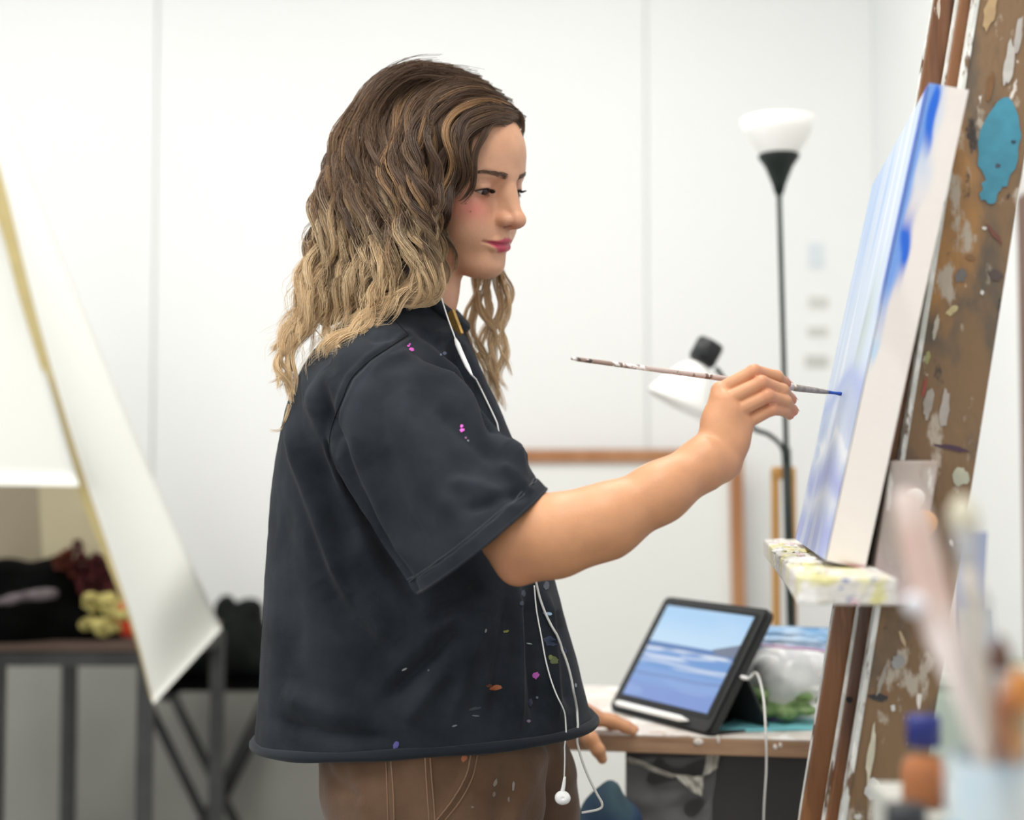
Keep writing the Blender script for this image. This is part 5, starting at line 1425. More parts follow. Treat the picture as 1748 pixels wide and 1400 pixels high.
# ---- tablet in its case
P_BL, P_BR = flat(1039, 1211, TZ + 0.002), flat(1211, 1256, TZ + 0.002)
U_T = (P_BR - P_BL) / np.linalg.norm(P_BR - P_BL); TBW = float(np.linalg.norm(P_BR - P_BL)); N_H = np.array([U_T[1], -U_T[0], 0]); N_H = N_H if N_H[1] < 0 else -N_H
_al = math.radians(33.0); V_T = UP * math.cos(_al) - N_H * math.sin(_al); N_T = np.cross(U_T, V_T); N_T = N_T if N_T @ N_H > 0 else -N_T
TBH = 0.207
def tp(u, v, n=0.0): return P_BL + U_T * u * TBW + V_T * v * TBH + N_T * n
TABLET = empty('tablet', tuple((P_BL + P_BR) / 2)); tag(TABLET, 'tablet showing a beach photo, propped in a black folding case on the table', 'tablet')
def rrect(u0, u1, v0, v1, r, n=6):
    pts = []
    W, H = TBW, TBH
    for cx, cy, a0 in ((u1 - r / W, v1 - r / H, 0), (u0 + r / W, v1 - r / H, 90), (u0 + r / W, v0 + r / H, 180), (u1 - r / W, v0 + r / H, 270)):
        for k in range(n + 1):
            a = math.radians(a0 + 90 * k / n); pts.append((cx + r / W * math.cos(a), cy + r / H * math.sin(a)))
    return pts
def slab(name, poly, n0, n1, m, parent, bevel=0.0):
    bm = bmesh.new(); f = bm.faces.new([bm.verts.new(tp(u, v, n0)) for u, v in poly])
    g = bmesh.ops.extrude_face_region(bm, geom=[f]); bmesh.ops.translate(bm, verts=[x for x in g['geom'] if isinstance(x, bmesh.types.BMVert)], vec=Vector(N_T * (n1 - n0)))
    bmesh.ops.recalc_face_normals(bm, faces=bm.faces)
    if bevel: bmesh.ops.bevel(bm, geom=[e for e in bm.edges if len(e.link_faces) == 2 and e.calc_face_angle(0) > 1.0], offset=bevel, segments=2, affect='EDGES')
    me = bpy.data.meshes.new(name); bm.to_mesh(me); bm.free()
    return link(name, me, m, parent)
m_case = mat('black_rubber_case', (34, 35, 37), 0.55, bump=0.0003, bscale=300)
slab('case', rrect(0, 1, 0, 1, 0.012), -0.014, 0.002, m_case, TABLET, 0.003)
slab('case_rim', rrect(0.012, 0.988, 0.012, 0.988, 0.010), 0.002, 0.0035, m_case, TABLET, 0.001)
slab('bezel', rrect(0.05, 0.955, 0.105, 0.945, 0.006), 0.0035, 0.0045, mat('glossy_black_glass', (14, 14, 16), 0.15), TABLET)
def screen_col(u, v):
    L = lambda c: np.array(lin(c)); col = np.tile(L((172, 212, 248)), (len(u), 1))
    def mx(c, w):
        nonlocal col
        w = np.clip(w, 0, 1)[:, None]; col = col * (1 - w) + L(c) * w
    mx((196, 226, 250), sstep(0.95, 0.60, v))
    mx((206, 228, 248), sstep(0.1, 0.8, n2(u, v * 2, 6, 51)) * sstep(0.5, 0.8, v) * 0.5)
    hz = 0.60
    mx((112, 122, 146), sstep(0.72, 0.76, u) * sstep(0.002, -0.004, v - (hz + (u - 0.70) * 0.34)) * sstep(hz - 0.06, hz - 0.04, v))          # headland
    mx((70, 116, 180), sstep(hz + 0.006, hz - 0.004, v) * 1.0 * (1 - sstep(0.72, 0.8, u) * 0))
    mx((112, 122, 146), sstep(0.74, 0.80, u) * sstep(hz - 0.05, hz - 0.02, v) * sstep(hz + (u - 0.70) * 0.34, hz + (u - 0.70) * 0.34 - 0.01, v))
    mx((104, 152, 214), sstep(hz - 0.04, hz - 0.09, v))
    for c, w, a, sd in ((0.535, 0.016, 1.0, 1), (0.50, 0.012, 0.7, 2), (0.445, 0.018, 0.95, 3), (0.40, 0.014, 0.7, 4), (0.365, 0.012, 0.5, 5)):
        mx((232, 240, 252), a * np.exp(-((v - c + 0.012 * n2(u, 0 * v, 9, sd)) / w) ** 2) * sstep(-0.5, 0.3, n2(u * 1.5, v * 4, 8, 60 + sd)))
    mx((126, 164, 222), sstep(0.36, 0.30, v)); mx((104, 130, 186), np.exp(-((v - 0.275 + 0.02 * n2(u, v, 7, 70)) / 0.016) ** 2) * 0.8)
    mx((122, 150, 214), sstep(0.25, 0.10, v)); mx((150, 178, 232), sstep(0.2, 0.8, n2(u * 0.6, v * 3, 10, 72)) * sstep(0.34, 0.1, v) * 0.5)
    return col
u, v = np.meshgrid(np.linspace(0, 1, 110), np.linspace(0, 1, 90), indexing='ij')
_sv = np.array([tp(0.085 + 0.835 * a, 0.14 + 0.775 * b, 0.0048) for a, b in zip(u.ravel(), v.ravel())]); _i, _j = np.meshgrid(np.arange(109), np.arange(89), indexing='ij')
_sf = np.stack([_i * 90 + _j, (_i + 1) * 90 + _j, (_i + 1) * 90 + _j + 1, _i * 90 + _j + 1], -1).reshape(-1, 4)
m_screen, _nt, _b = new_mat('lit_screen'); _a = _nt.nodes.new('ShaderNodeAttribute'); _a.attribute_name = 'Col'
_b.inputs['Base Color'].default_value = (0.02, 0.02, 0.02, 1); _b.inputs['Roughness'].default_value = 0.2; _nt.links.new(_a.outputs['Color'], _b.inputs['Emission Color']); _b.inputs['Emission Strength'].default_value = 0.95
link('screen', np_mesh('screen', _sv, _sf, {'Col': np.c_[screen_col(u.ravel(), v.ravel()), np.ones(u.size)]}), m_screen, TABLET)
# folding stand
_s0, _s1, _s2 = tp(0.97, 0.06, -0.015), tp(0.97, 0.52, -0.015), None
def stand(ua, ub):
    c = []
    top0, top1 = tp(ua, 0.50, -0.016), tp(ub, 0.50, -0.016)
    bt0 = tp(ua, 0.5, -0.016); bt0 = np.array([bt0[0], bt0[1], TZ + 0.003]) - N_H * 0.04; bt1 = tp(ub, 0.5, -0.016); bt1 = np.array([bt1[0], bt1[1], TZ + 0.003]) - N_H * 0.04
    th = N_H * -0.004
    return hexa_me('stand_flap', [bt0, bt1, bt1 + th, bt0 + th, top0, top1, top1 + th, top0 + th], 0.001)
link('stand_flap', stand(0.05, 0.98), m_case, TABLET)
_c = [tp(0.05, 0.0, -0.014), tp(0.98, 0.0, -0.014)]; _e = []
for ua in (0.05, 0.98):
    b = tp(ua, 0.5, -0.016); _e.append(np.array([b[0], b[1], TZ + 0.001]) - N_H * 0.046)
_z = lambda p, z: np.array([p[0], p[1], z])
link('stand_base', hexa_me('stand_base', [_z(_c[0], TZ + .0005), _z(_c[1], TZ + .0005), _z(_e[1], TZ + .0005), _z(_e[0], TZ + .0005), _z(_c[0], TZ + .004), _z(_c[1], TZ + .004), _z(_e[1], TZ + .004), _z(_e[0], TZ + .004)], 0.001), m_case, TABLET)
link('camera_lens', lathe_me('camera_lens', [(0, 0.0010), (0.003, 0.0010), (0.003, 0)], tp(0.935, 0.53, 0.0045), N_T, 14), mat('lens_dark', (60, 62, 66), 0.3), TABLET)
_s = [tp(0.10 + 0.72 * t, 0.052, 0.010) for t in np.linspace(0, 1, 20)]
PEN = link('stylus', tube_me('stylus', _s, np.interp(np.linspace(0, 1, 20), [0, 0.02, 0.9, 1.0], [0.0035, 0.0046, 0.0046, 0.0010]), 16), m_bud, None, True); tag(PEN, 'white stylus pen resting along the bottom of the tablet case', 'stylus')
CBL = empty('charging_cable', tuple(tp(1.0, 0.5, 0))); tag(CBL, 'white charging cable plugged into the side of the tablet and hanging off the table', 'cable')
_pp = tp(1.0, 0.47, -0.006)
link('plug', tube_me('plug', [_pp + U_T * -0.002, _pp + U_T * 0.006, _pp + U_T * 0.016], [0.0034, 0.0034, 0.0022], 10), m_bud, CBL, True)
_d0 = (_pp + U_T * 0.016)[1]
link('cord', tube_me('cord', smooth_path(np.vstack([[_pp + U_T * 0.016], ats([(1292, 1150, _d0 - 0.01), (1303, 1190, 1.93), (1307, 1250, 1.885), (1308, 1310, 1.88), (1304, 1380, 1.88), (1302, 1460, 1.89)])]), 70), 0.0017, 8), m_cable_g, CBL, True)

# ---- clear bag with greens, folder under it
BAG = empty('plastic_bag', tuple(flat(1340, 1228, TZ))); tag(BAG, 'clear zip bag filled with green cloth lying behind the tablet', 'bag')
BD = 2.17
def bag_surf(pts, bul, n=26, m=22, seed=1, thick=0.0):
    a, b, c, d = [at(x, y, z) for x, y, z in pts]
    u, v = np.meshgrid(np.linspace(0, 1, n), np.linspace(0, 1, m), indexing='ij')
    G = (a * (1 - u[..., None]) + b * u[..., None]) * (1 - v[..., None]) + (d * (1 - u[..., None]) + c * u[..., None]) * v[..., None]
    B = (np.sin(np.pi * u) * np.sin(np.pi * np.clip(v * 1.0, 0, 1)) ** 0.7) * bul + 0.004 * vnoise(np.stack([u.ravel() * 14, v.ravel() * 14, 0 * u.ravel()], -1), seed).reshape(n, m) + 0.003 * np.abs(vnoise(np.stack([u.ravel() * 30, v.ravel() * 22, 0 * u.ravel()], -1), seed + 3)).reshape(n, m)
    return G + np.array([0, -1.0, 0.15]) * B[..., None]
m_bag = mat('crinkled_clear_film', (236, 238, 240), 0.14, alpha=0.38, rgb2=(250, 250, 250), scale=14)
link('bag_front', grid_me('bag_front', bag_surf([(1268, 1226, BD), (1412, 1232, BD), (1418, 1100, BD + .02), (1280, 1098, BD + .02)], 0.05), 0.0006), m_bag, BAG, True)
link('zip_band', grid_me('zip_band', bag_surf([(1280, 1108, BD + .012), (1418, 1110, BD + .012), (1416, 1072, BD + .04), (1286, 1068, BD + .04)], 0.012, seed=4), 0.0008), mat('blue_film_band', (112, 160, 204), 0.3, rgb2=(206, 222, 236), scale=22, alpha=0.9), BAG, True)
link('zip_line', tube_me('zip_line', smooth_path(ats([(1284, 1100, BD - .01), (1330, 1104, BD - .02), (1380, 1108, BD - .02), (1416, 1112, BD - .01)]), 20), 0.0022, 6), mat('pink_zip', (196, 150, 190), 0.4), BAG, True)
_pr = []
for k in range(16):
    _pr.append((ellipsoid(at(RNG.uniform(1285, 1395), RNG.uniform(1180, 1224), BD + RNG.uniform(-0.035, 0.02)), (RNG.uniform(.010, .020), 0.03, RNG.uniform(.006, .012))), 'u', 0.006))
_v, _f = sdf_mesh(_pr, 0.003); _v[:, 2] = np.maximum(_v[:, 2], TZ + 0.006)
link('green_cloth', np_mesh('green_cloth', _v, _f), mat('green_rag', (84, 116, 62), 0.8, rgb2=(138, 160, 112), scale=60), BAG, True)
_pr = [(ellipsoid(at(RNG.uniform(1285, 1395), RNG.uniform(1120, 1185), BD + RNG.uniform(0.0, 0.03)), (RNG.uniform(.02, .035), 0.022, RNG.uniform(.012, .02))), 'u', 0.012) for k in range(10)]
link('grey_cloth', np_mesh('grey_cloth', *sdf_mesh(_pr, 0.004)), mat('pale_rag', (240, 241, 240), 0.8, rgb2=(206, 210, 210), scale=30), BAG, True)
def sheet_on(name, quad, z, h, m, label, cat):
    q = [flat(x, y, z) for x, y in quad]
    return tag(link(name, hexa_me(name, q + [p + UP * h for p in q], min(0.001, h / 3)), m), label, cat)
sheet_on('folder', [(1215, 1251), (1392, 1247), (1392, 1228), (1262, 1226)], TZ + 0.0005, 0.004, mat('teal_card', (122, 198, 208), 0.5), 'flat teal folder under the clear bag on the table', 'folder')
sheet_on('booklet', [(1268, 1228), (1345, 1232), (1352, 1216), (1275, 1212)], TZ + 0.005, 0.004, mat('violet_card', (130, 116, 176), 0.5), 'thin violet booklet lying on the teal folder', 'booklet')
_v, _f = sdf_mesh([(ellipsoid(at(1040, 1372, 2.0), (0.026, 0.03, 0.033)), 'u', 0.0), (ellipsoid(at(1046, 1400, 2.0), (0.036, 0.03, 0.03)), 'u', 0.02), (ellipsoid(at(1030, 1440, 2.0), (0.045, 0.045, 0.05)), 'u', 0.03), (cone(at(1030, 1480, 2.0), np.array([at(1030, 1480, 2.0)[0], 2.0, 0.04]), 0.045, 0.05), 'u', 0.03)], 0.004)
_v = _v + vnormals(_v, _f) * (0.004 * vnoise(_v * 90, 8))[:, None]; _v[:, 2] = np.maximum(_v[:, 2], 0.0)
tag(link('rag_heap', np_mesh('rag_heap', _v, _f), mat('navy_cloth', (30, 52, 84), 0.9, rgb2=(58, 80, 82), scale=12), None, True), 'crumpled navy blue cloth bundle beside the dark cabinet', 'cloth')

# ================================================================== things along the back wall
FR = empty('stretcher_frame', tuple(at(980, 1500, 3.8))); tag(FR, 'large blank canvas in an orange-brown wooden frame leaning against the wall', 'picture frame')
m_or = mat('orange_brown_wood', (178, 128, 88), 0.5, rgb2=(160, 106, 66), scale=20, stretch=(1, 1, 0.1))
fz1 = at(1000, 766, 3.82)[2]; fxl, fxr = at(640, 800, 3.85)[0], at(1273, 800, 3.85)[0]
FRY = 3.80; bw = 0.036
def ftilt(z): return FRY + 0.10 * (z / fz1)
def fbar(name, x0, x1, z0, z1):
    c = []
    for z in (z0, z1):
        y = ftilt(z); c += [(x0, y, z), (x1, y, z), (x1, y + 0.03, z), (x0, y + 0.03, z)]
    link(name, hexa_me(name, c, 0.002), m_or, FR)
fbar('frame_bar', fxl, fxr, fz1 - bw, fz1); fbar('frame_bar', fxl, fxr, 0.0, bw); fbar('frame_bar', fxl, fxl + bw, bw, fz1 - bw); fbar('frame_bar', fxr - bw, fxr, bw, fz1 - bw)
c = []
for z in (bw, fz1 - bw): y = ftilt(z) + 0.012; c += [(fxl + bw, y, z), (fxr - bw, y, z), (fxr - bw, y + 0.008, z), (fxl + bw, y + 0.008, z)]
link('canvas_sheet', hexa_me('canvas_sheet', c), mat('blank_white_canvas', (232, 232, 228), 0.85, bump=0.0004, bscale=400), FR)

LAMP = empty('floor_lamp', tuple(at(1352, 1060, 2.56) * np.array([1, 1, 0]))); tag(LAMP, 'black floor lamp with a white uplight bowl and a side reading lamp', 'lamp')
m_blk = mat('black_green_metal', (18, 30, 24), 0.5); m_bowl = mat('frosted_white_bowl', (244, 243, 238), 0.4); m_bowl.node_tree.nodes['Principled BSDF'].inputs['Emission Color'].default_value = (1, .98, .94, 1); m_bowl.node_tree.nodes['Principled BSDF'].inputs['Emission Strength'].default_value = 0.12
LD = 2.56
_l0 = at(1330, 330, LD); _l1 = at(1351, 1062, LD); _lf = _l0 + (_l1 - _l0) * (_l0[2] - 0.03) / (_l0[2] - _l1[2])
_lm = at(1342, 765, LD)
link('pole', tube_me('pole', seg_path(_l0, _lm, 6), 0.0048, 12), m_blk, LAMP, True)
link('lower_pole', tube_me('lower_pole', seg_path(_lm, _lf, 8), 0.0082, 12), m_blk, LAMP, True)
link('base', lathe_me('base', [(0, 0.035), (0.02, 0.03), (0.12, 0.022), (0.13, 0.0), (0, 0)], (_lf[0], _lf[1], 0), (0, 0, 1), 32), m_blk, LAMP, True)
_k = 1 / FPX * LD
link('cup', lathe_me('cup', [(0.0, 0.0), (7 * _k, 0.0), (12 * _k, 18 * _k), (24 * _k, 48 * _k), (35 * _k, 64 * _k), (35 * _k, 69 * _k), (0.0, 69 * _k)], _l0 - UP * 2 * _k, (0, 0, 1), 32), m_blk, LAMP, True)
link('uplight_bowl', lathe_me('uplight_bowl', [(30 * _k, 64 * _k), (44 * _k, 84 * _k), (56 * _k, 104 * _k), (64 * _k, 128 * _k), (62 * _k, 128 * _k), (54 * _k, 105 * _k), (42 * _k, 87 * _k), (29 * _k, 67 * _k)], _l0, (0, 0, 1), 36), m_bowl, LAMP, True)
link('side_arm', tube_me('side_arm', smooth_path(ats([(1341, 790, LD), (1334, 762, LD - .02), (1312, 742, LD - .05), (1285, 730, LD - .08), (1255, 690, LD - .1), (1236, 648, LD - .1), (1222, 628, LD - .1)]), 40), 0.0042, 10), m_blk, LAMP, True)
_ax = at(1186, 640, LD - .1) - at(1214, 588, LD - .1); _ax /= np.linalg.norm(_ax)
link('lamp_socket', lathe_me('lamp_socket', [(0.0, -22 * _k), (20 * _k, -21 * _k), (23 * _k, -16 * _k), (23 * _k, 14 * _k), (18 * _k, 21 * _k), (0.0, 22 * _k)], at(1205, 602, LD - .1), _ax, 24), mat('black_plastic', (26, 28, 30), 0.35), LAMP, True)
link('reading_shade', lathe_me('reading_shade', [(15 * _k, 22 * _k), (30 * _k, 38 * _k), (52 * _k, 86 * _k), (56 * _k, 100 * _k), (54 * _k, 100 * _k), (50 * _k, 86 * _k), (28 * _k, 39 * _k)], at(1205, 602, LD - .1), _ax, 30), m_bowl, LAMP, True)
# golden wooden stand behind the lamp
GW = empty('wooden_rack', tuple(at(1336, 1060, 2.72) * np.array([1, 1, 0]))); tag(GW, 'narrow golden wooden rack standing behind the floor lamp', 'rack')
m_gold = mat('golden_wood', (196, 152, 88), 0.5, rgb2=(170, 120, 60), scale=24, stretch=(1, 1, 0.1))
for px in (1323, 1351):
    p = at(px, 806, 2.72); link('upright', box_me('upright', (p[0] - .007, 2.71, 0), (p[0] + .007, 2.73, p[2]), 0.003), m_gold, GW)
p, q = at(1323, 806, 2.72), at(1351, 806, 2.72)
link('crossbar', box_me('crossbar', (p[0] - .007, 2.708, p[2] - .014), (q[0] + .007, 2.732, p[2] + .010), 0.005), m_gold, GW)
link('crossbar', box_me('crossbar', (p[0] - .006, 2.712, 0.3), (q[0] + .006, 2.728, 0.33), 0.003), m_gold, GW)
# scraps on the wall
for i, (x, y, w, h, c, nm) in enumerate([(1393, 436, 13, 22, (216, 224, 228), 'pale blue paper scrap taped to the wall above the grey ones'), (1397, 516, 16, 9, (206, 206, 200), 'grey paper tab on the wall just below the blue scrap'), (1396, 566, 17, 8, (204, 204, 198), 'grey paper tab on the wall, middle of three beside the lamp'), (1394, 617, 19, 10, (198, 198, 192), 'grey paper tab on the wall, lowest of three beside the lamp')]):
    p = at(x, y, YB - 0.004); k = YB / FPX
    tag(link('wall_note', box_me('wall_note', (p[0] - w * k, YB - 0.0035, p[2] - h * k), (p[0] + w * k, YB - 0.0005, p[2] + h * k), 0.001), mat('note_paper', c, 0.8, var=0.03)), nm, 'note', 'paper scraps on the back wall')

# ================================================================== left: stand, cloths, hanging canvas
ST = empty('metal_stand', tuple(at(190, 1100, 3.3) * np.array([1, 1, 0]))); tag(ST, 'dark metal stand with a wooden top heaped with dark cloth', 'stand')
SZ = 0.85
m_iron = mat('dark_iron', (62, 63, 62), 0.55, var=0.2, scale=20); m_oldwood = mat('old_wood_slab', (142, 118, 104), 0.7, rgb2=(108, 88, 78), scale=14, stretch=(0.3, 2, 1))
FLz = SZ - 0.05
_cor = [flat(-12, 1091, SZ), flat(252, 1091, SZ), flat(378, 1060, SZ), flat(118, 1056, SZ)]
link('top_slab', hexa_me('top_slab', [p - UP * 0.027 for p in _cor] + _cor, 0.003), m_oldwood, ST)
_in = [c + (sum(_cor) / 4 - c) * 0.035 for c in _cor]
for i in range(4):
    a, b = _in[i] - UP * 0.043, _in[(i + 1) % 4] - UP * 0.043
    link('rail', beam_me('rail', a, b, 0.03, 0.03, (0, 0, 1), 0.002), m_iron, ST)
    link('leg', beam_me('leg', (_in[i][0], _in[i][1], 0.0), (_in[i][0], _in[i][1], SZ - 0.028), 0.032, 0.032, (1, 0, 0), 0.002), m_iron, ST)
def blob(name, prims, vox, m, label, cat, zmin=None, amp=0.004, fr=60, seed=2):
    v, f = sdf_mesh(prims, vox); v = v + vnormals(v, f) * (amp * vnoise(v * fr, seed) + amp * 0.6 * np.abs(vnoise(v * fr * 2.1, seed + 1)))[:, None]
    if zmin is not None: v[:, 2] = np.maximum(v[:, 2], zmin)
    return tag(link(name, np_mesh(name, v, f), m, None, True), label, cat)
def eb(px, py, d, rx, ry, rz): return ellipsoid(at(px, py, d), (rx * d / FPX, ry, rz * d / FPX))
m_bcloth = mat('black_cloth', (5, 5, 5), 0.95, rgb2=(11, 11, 11), scale=9, spec=0.04)
blob('cloth_heap', [(eb(30, 1060, 3.14, 90, .13, 55), 'u', 0), (eb(95, 1010, 3.16, 62, .10, 60), 'u', .05), (eb(150, 1062, 3.16, 60, .11, 40), 'u', .04), (eb(15, 990, 3.18, 50, .08, 34), 'u', .04), (eb(-50, 1055, 3.16, 70, .10, 70), 'u', .05), (eb(205, 1065, 3.2, 40, .09, 34), 'u', .03), (eb(185, 1000, 3.24, 40, .06, 50), 'u', .03)], 0.006, m_bcloth, 'heap of black cloth piled on the metal stand', 'cloth', SZ + 0.001, 0.006, 40)
blob('grey_strap', [(cone(at(-10, 1030, 3.0), at(45, 1018, 2.98), .008, .010), 'u', 0), (cone(at(45, 1018, 2.98), at(90, 1014, 2.975), .010, .012), 'u', .01)], 0.004, mat('mauve_grey_cloth', (112, 102, 104), 0.85, rgb2=(70, 60, 62), scale=40), 'mauve-grey cloth strap lying across the black heap', 'cloth', None, 0.002, 90)
_pr = []
for k in range(26):
    a = RNG.random() * 6.28; _pr.append((eb(176 + 36 * math.cos(a) * RNG.random() ** .5, 1048 + 34 * math.sin(a) * RNG.random() ** .5, 3.03 + RNG.uniform(-.03, .03), RNG.uniform(9, 15), .018, RNG.uniform(7, 11)), 'u', 0.006))
blob('crocheted_cloth', _pr, 0.0035, mat('mustard_yarn', (200, 188, 116), 0.85, rgb2=(130, 116, 62), scale=45), 'mustard yellow crocheted cloth at the edge of the stand', 'cloth', SZ + 0.001, 0.003, 130)
blob('orange_cloth', [(eb(222, 1060, 3.05, 22, .05, 26), 'u', 0), (eb(210, 1040, 3.06, 12, .03, 14), 'u', .02), (eb(234, 1072, 3.04, 16, .03, 14), 'u', .02)], 0.004, mat('bright_orange_cloth', (214, 72, 30), 0.8, rgb2=(176, 36, 20), scale=40), 'bright orange-red cloth tucked beside the yellow crochet', 'cloth', SZ + 0.001, 0.004, 70)
FB = empty('flower_bunch', tuple(at(140, 985, 3.08))); tag(FB, 'bunch of dark red dried flowers lying on the black cloth', 'flowers')
m_red = mat('dried_red_petal', (96, 34, 34), 0.8, rgb2=(60, 22, 26), scale=60); m_rust = mat('rust_petal', (120, 56, 32), 0.8, rgb2=(80, 36, 24), scale=60); m_stem = mat('dry_stem', (48, 44, 34), 0.8)
def petal_ball(c, r, n, seed):
    rr = np.random.default_rng(seed); V = []; F = []
    for k in range(n):
        d = rr.normal(size=3); d /= np.linalg.norm(d); u_ = np.cross(d, rr.normal(size=3)); u_ /= np.linalg.norm(u_); w_ = np.cross(d, u_); s = r * rr.uniform(.45, .8)
        b = len(V); V += [c + d * r * .25, c + d * r * .7 + u_ * s * .5, c + d * r * 1.1 + w_ * s * .2, c + d * r * .7 - u_ * s * .5]; F.append((b, b + 1, b + 2, b + 3))
    me = bpy.data.meshes.new('flower_head'); me.from_pydata([tuple(v) for v in V], [], F); me.update(); return me
for k, (x, y, r, m) in enumerate([(110, 955, 12, m_rust), (128, 946, 13, m_red), (138, 962, 15, m_red), (155, 976, 16, m_red), (172, 968, 14, m_red), (148, 996, 16, m_red), (122, 972, 12, m_rust), (182, 990, 13, m_red), (165, 955, 10, m_red), (100, 962, 9, m_rust), (190, 972, 9, m_rust), (133, 930, 8, m_red), (196, 1006, 11, m_red), (170, 1000, 13, m_red)]):
    c_ = at(x, y, 3.07 + 0.012 * (k % 4)); link('flower_head', petal_ball(c_, r * 3.07 / FPX * 1.3, 46, k), m, FB)
    link('stem', tube_me('stem', smooth_path([c_, c_ + np.array([-.03, .03, -.02]), at(70 + 3 * k, 1000, 3.10)], 8), 0.0016, 5), m_stem, FB)
# folding stool with a black bag
FS = empty('folding_stool', tuple(at(370, 1160, 3.72) * np.array([1, 1, 0]))); tag(FS, 'black folding stool with crossed legs carrying a black bag', 'stool')
SD = 3.72; sz = at(370, 1158, SD)[2]
_sl, _sr = at(268, 1158, SD)[0], at(452, 1158, SD)[0]
m_blkm = mat('black_metal_tube', (26, 26, 27), 0.45)
link('seat', box_me('seat', (_sl + .03, SD - .10, sz - .02), (_sr + .05, SD + .14, sz), 0.004), m_bcloth, FS)
for dy in (-0.10, 0.13):
    z0 = 0.0
    link('leg', tube_me('leg', seg_path(np.array([_sl, SD + dy, sz - .045]), np.array([_sr + .04, SD + dy, z0 + .01]), 4), 0.0125, 10), m_blkm, FS, True)
    link('leg', tube_me('leg', seg_path(np.array([_sr + .03, SD + dy + .028, sz - .015]), np.array([_sl - .02, SD + dy + .028, z0 + .01]), 4), 0.0125, 10), m_blkm, FS, True)
for x_, z_ in ((_sl + .05, sz - .03), (_sr + .03, sz - .03)):
    link('seat_bar', tube_me('seat_bar', [(x_, SD - .12, z_), (x_, SD + .17, z_)], 0.0125, 10), m_blkm, FS, True)
blob('black_bag', [(eb(410, 1100, SD, 48, .09, 58), 'u', 0), (eb(365, 1110, SD - .02, 50, .08, 48), 'u', .05), (eb(385, 1040, SD, 16, .04, 22), 'u', .02), (eb(425, 1042, SD, 22, .04, 22), 'u', .02), (eb(310, 1135, SD, 40, .08, 26), 'u', .04), (eb(440, 1130, SD, 30, .08, 26), 'u', .04)], 0.006, mat('black_nylon', (10, 16, 14), 0.7, rgb2=(20, 22, 21), scale=12, spec=0.15), 'soft black bag slumped on the folding stool', 'bag', sz + 0.001, 0.006, 45)
# added grey sheet: painted shade of the low wall behind the stand
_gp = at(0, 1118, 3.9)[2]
tag(link('wall_shade_board', box_me('wall_shade_board', (at(-160, 1200, 3.9)[0], 3.93, 0.0), (at(575, 1200, 3.9)[0], 3.955, _gp), 0.003), mat('wall_shade_grey', (146, 145, 138), 0.8, var=0.08, scale=3)), 'low grey board added as the shaded lower wall behind the folding stool', 'board')
# hanging primed canvas
HC = empty('canvas_roll', tuple(at(120, 900, 3.0))); tag(HC, 'long strip of white primed canvas draped diagonally in front of the stand', 'canvas')
m_primed = mat('primed_canvas', (226, 226, 219), 0.7, bump=0.0004, bscale=300); m_tan_edge = mat('tan_edge_cloth', (184, 168, 118), 0.8, var=0.05, scale=30)
RE = smooth_path(np.array([(-95, -40), (-40, 85), (0, 180), (60, 325), (120, 475), (200, 668), (252, 792), (328, 965), (378, 1074)], float), 60)
LE = smooth_path(np.array([(-115, 20), (-50, 160), (0, 288), (58, 520), (106, 690), (150, 830), (190, 950), (232, 1080), (262, 1202)], float), 60)
G = np.zeros((60, 16, 3))
for i in range(60):
    for j in range(16):
        w = j / 15; p = LE[i] * (1 - w) + RE[i] * w; t = i / 59
        d = 2.80 + 0.10 * t + 0.03 * math.sin(w * 2.6) * (1 - t) - 0.02 * math.sin(math.pi * w) + 0.10 * sstep(0.86, 1.0, t) * w
        G[i, j] = at(p[0], p[1], d)
link('canvas_strip', grid_me('canvas_strip', G, 0.0012), m_primed, HC, True)
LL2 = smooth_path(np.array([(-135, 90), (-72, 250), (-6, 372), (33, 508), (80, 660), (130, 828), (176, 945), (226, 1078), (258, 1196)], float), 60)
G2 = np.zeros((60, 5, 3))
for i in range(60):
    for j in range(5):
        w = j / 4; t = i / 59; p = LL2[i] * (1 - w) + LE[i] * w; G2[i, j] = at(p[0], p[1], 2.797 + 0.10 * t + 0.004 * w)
link('tan_edge_strip', grid_me('tan_edge_strip', G2, 0.0012), m_tan_edge, HC, True)  # separate tan strip along the left edge of the canvas
G3 = np.zeros((30, 20, 3))
for i in range(30):
    for j in range(20):
        u_, w = i / 29, j / 19
        y = -80 + u_ * (826 + 80 + 4 * w); xr = np.interp(y, LL2[:, 1], LL2[:, 0]) + 6; xl = -150 - 20 * u_; x = xl + (xr - xl) * w
        G3[i, j] = at(x, y, 2.85 + 0.02 * math.sin(3.1 * u_ + w) + 0.06 * (1 - w))
link('canvas_flap', grid_me('canvas_flap', G3, 0.0012), m_primed, HC, True)
tag(link('board', hexa_me('board', list(ats([(-90, 1080, 3.36), (84, 1050, 3.42), (84, 1050, 3.44), (-90, 1080, 3.38), (-90, 760, 3.42), (76, 760, 3.48), (76, 760, 3.50), (-90, 760, 3.44)])), 0.002), mat('wall_shade_taupe', (142, 132, 112), 0.8)), 'taupe sheet added as the wall shade behind the black cloth heap', 'board')  # added taupe slab, its colour stands for the shadowed wall
tag(link('fold_and_shade_sheet', hexa_me('fold_and_shade_sheet', list(ats([(74, 985, 3.27), (222, 1000, 3.26), (222, 1000, 3.265), (74, 985, 3.275), (64, 790, 3.28), (196, 786, 3.26), (196, 786, 3.265), (64, 790, 3.285)])), 0.001), mat('cream_and_shade', (190, 178, 146), 0.8)), 'cream paper fold above the flowers with the canvas shade in its colour', 'paper')  # cream fold widened; shade under the hanging canvas put into its colour

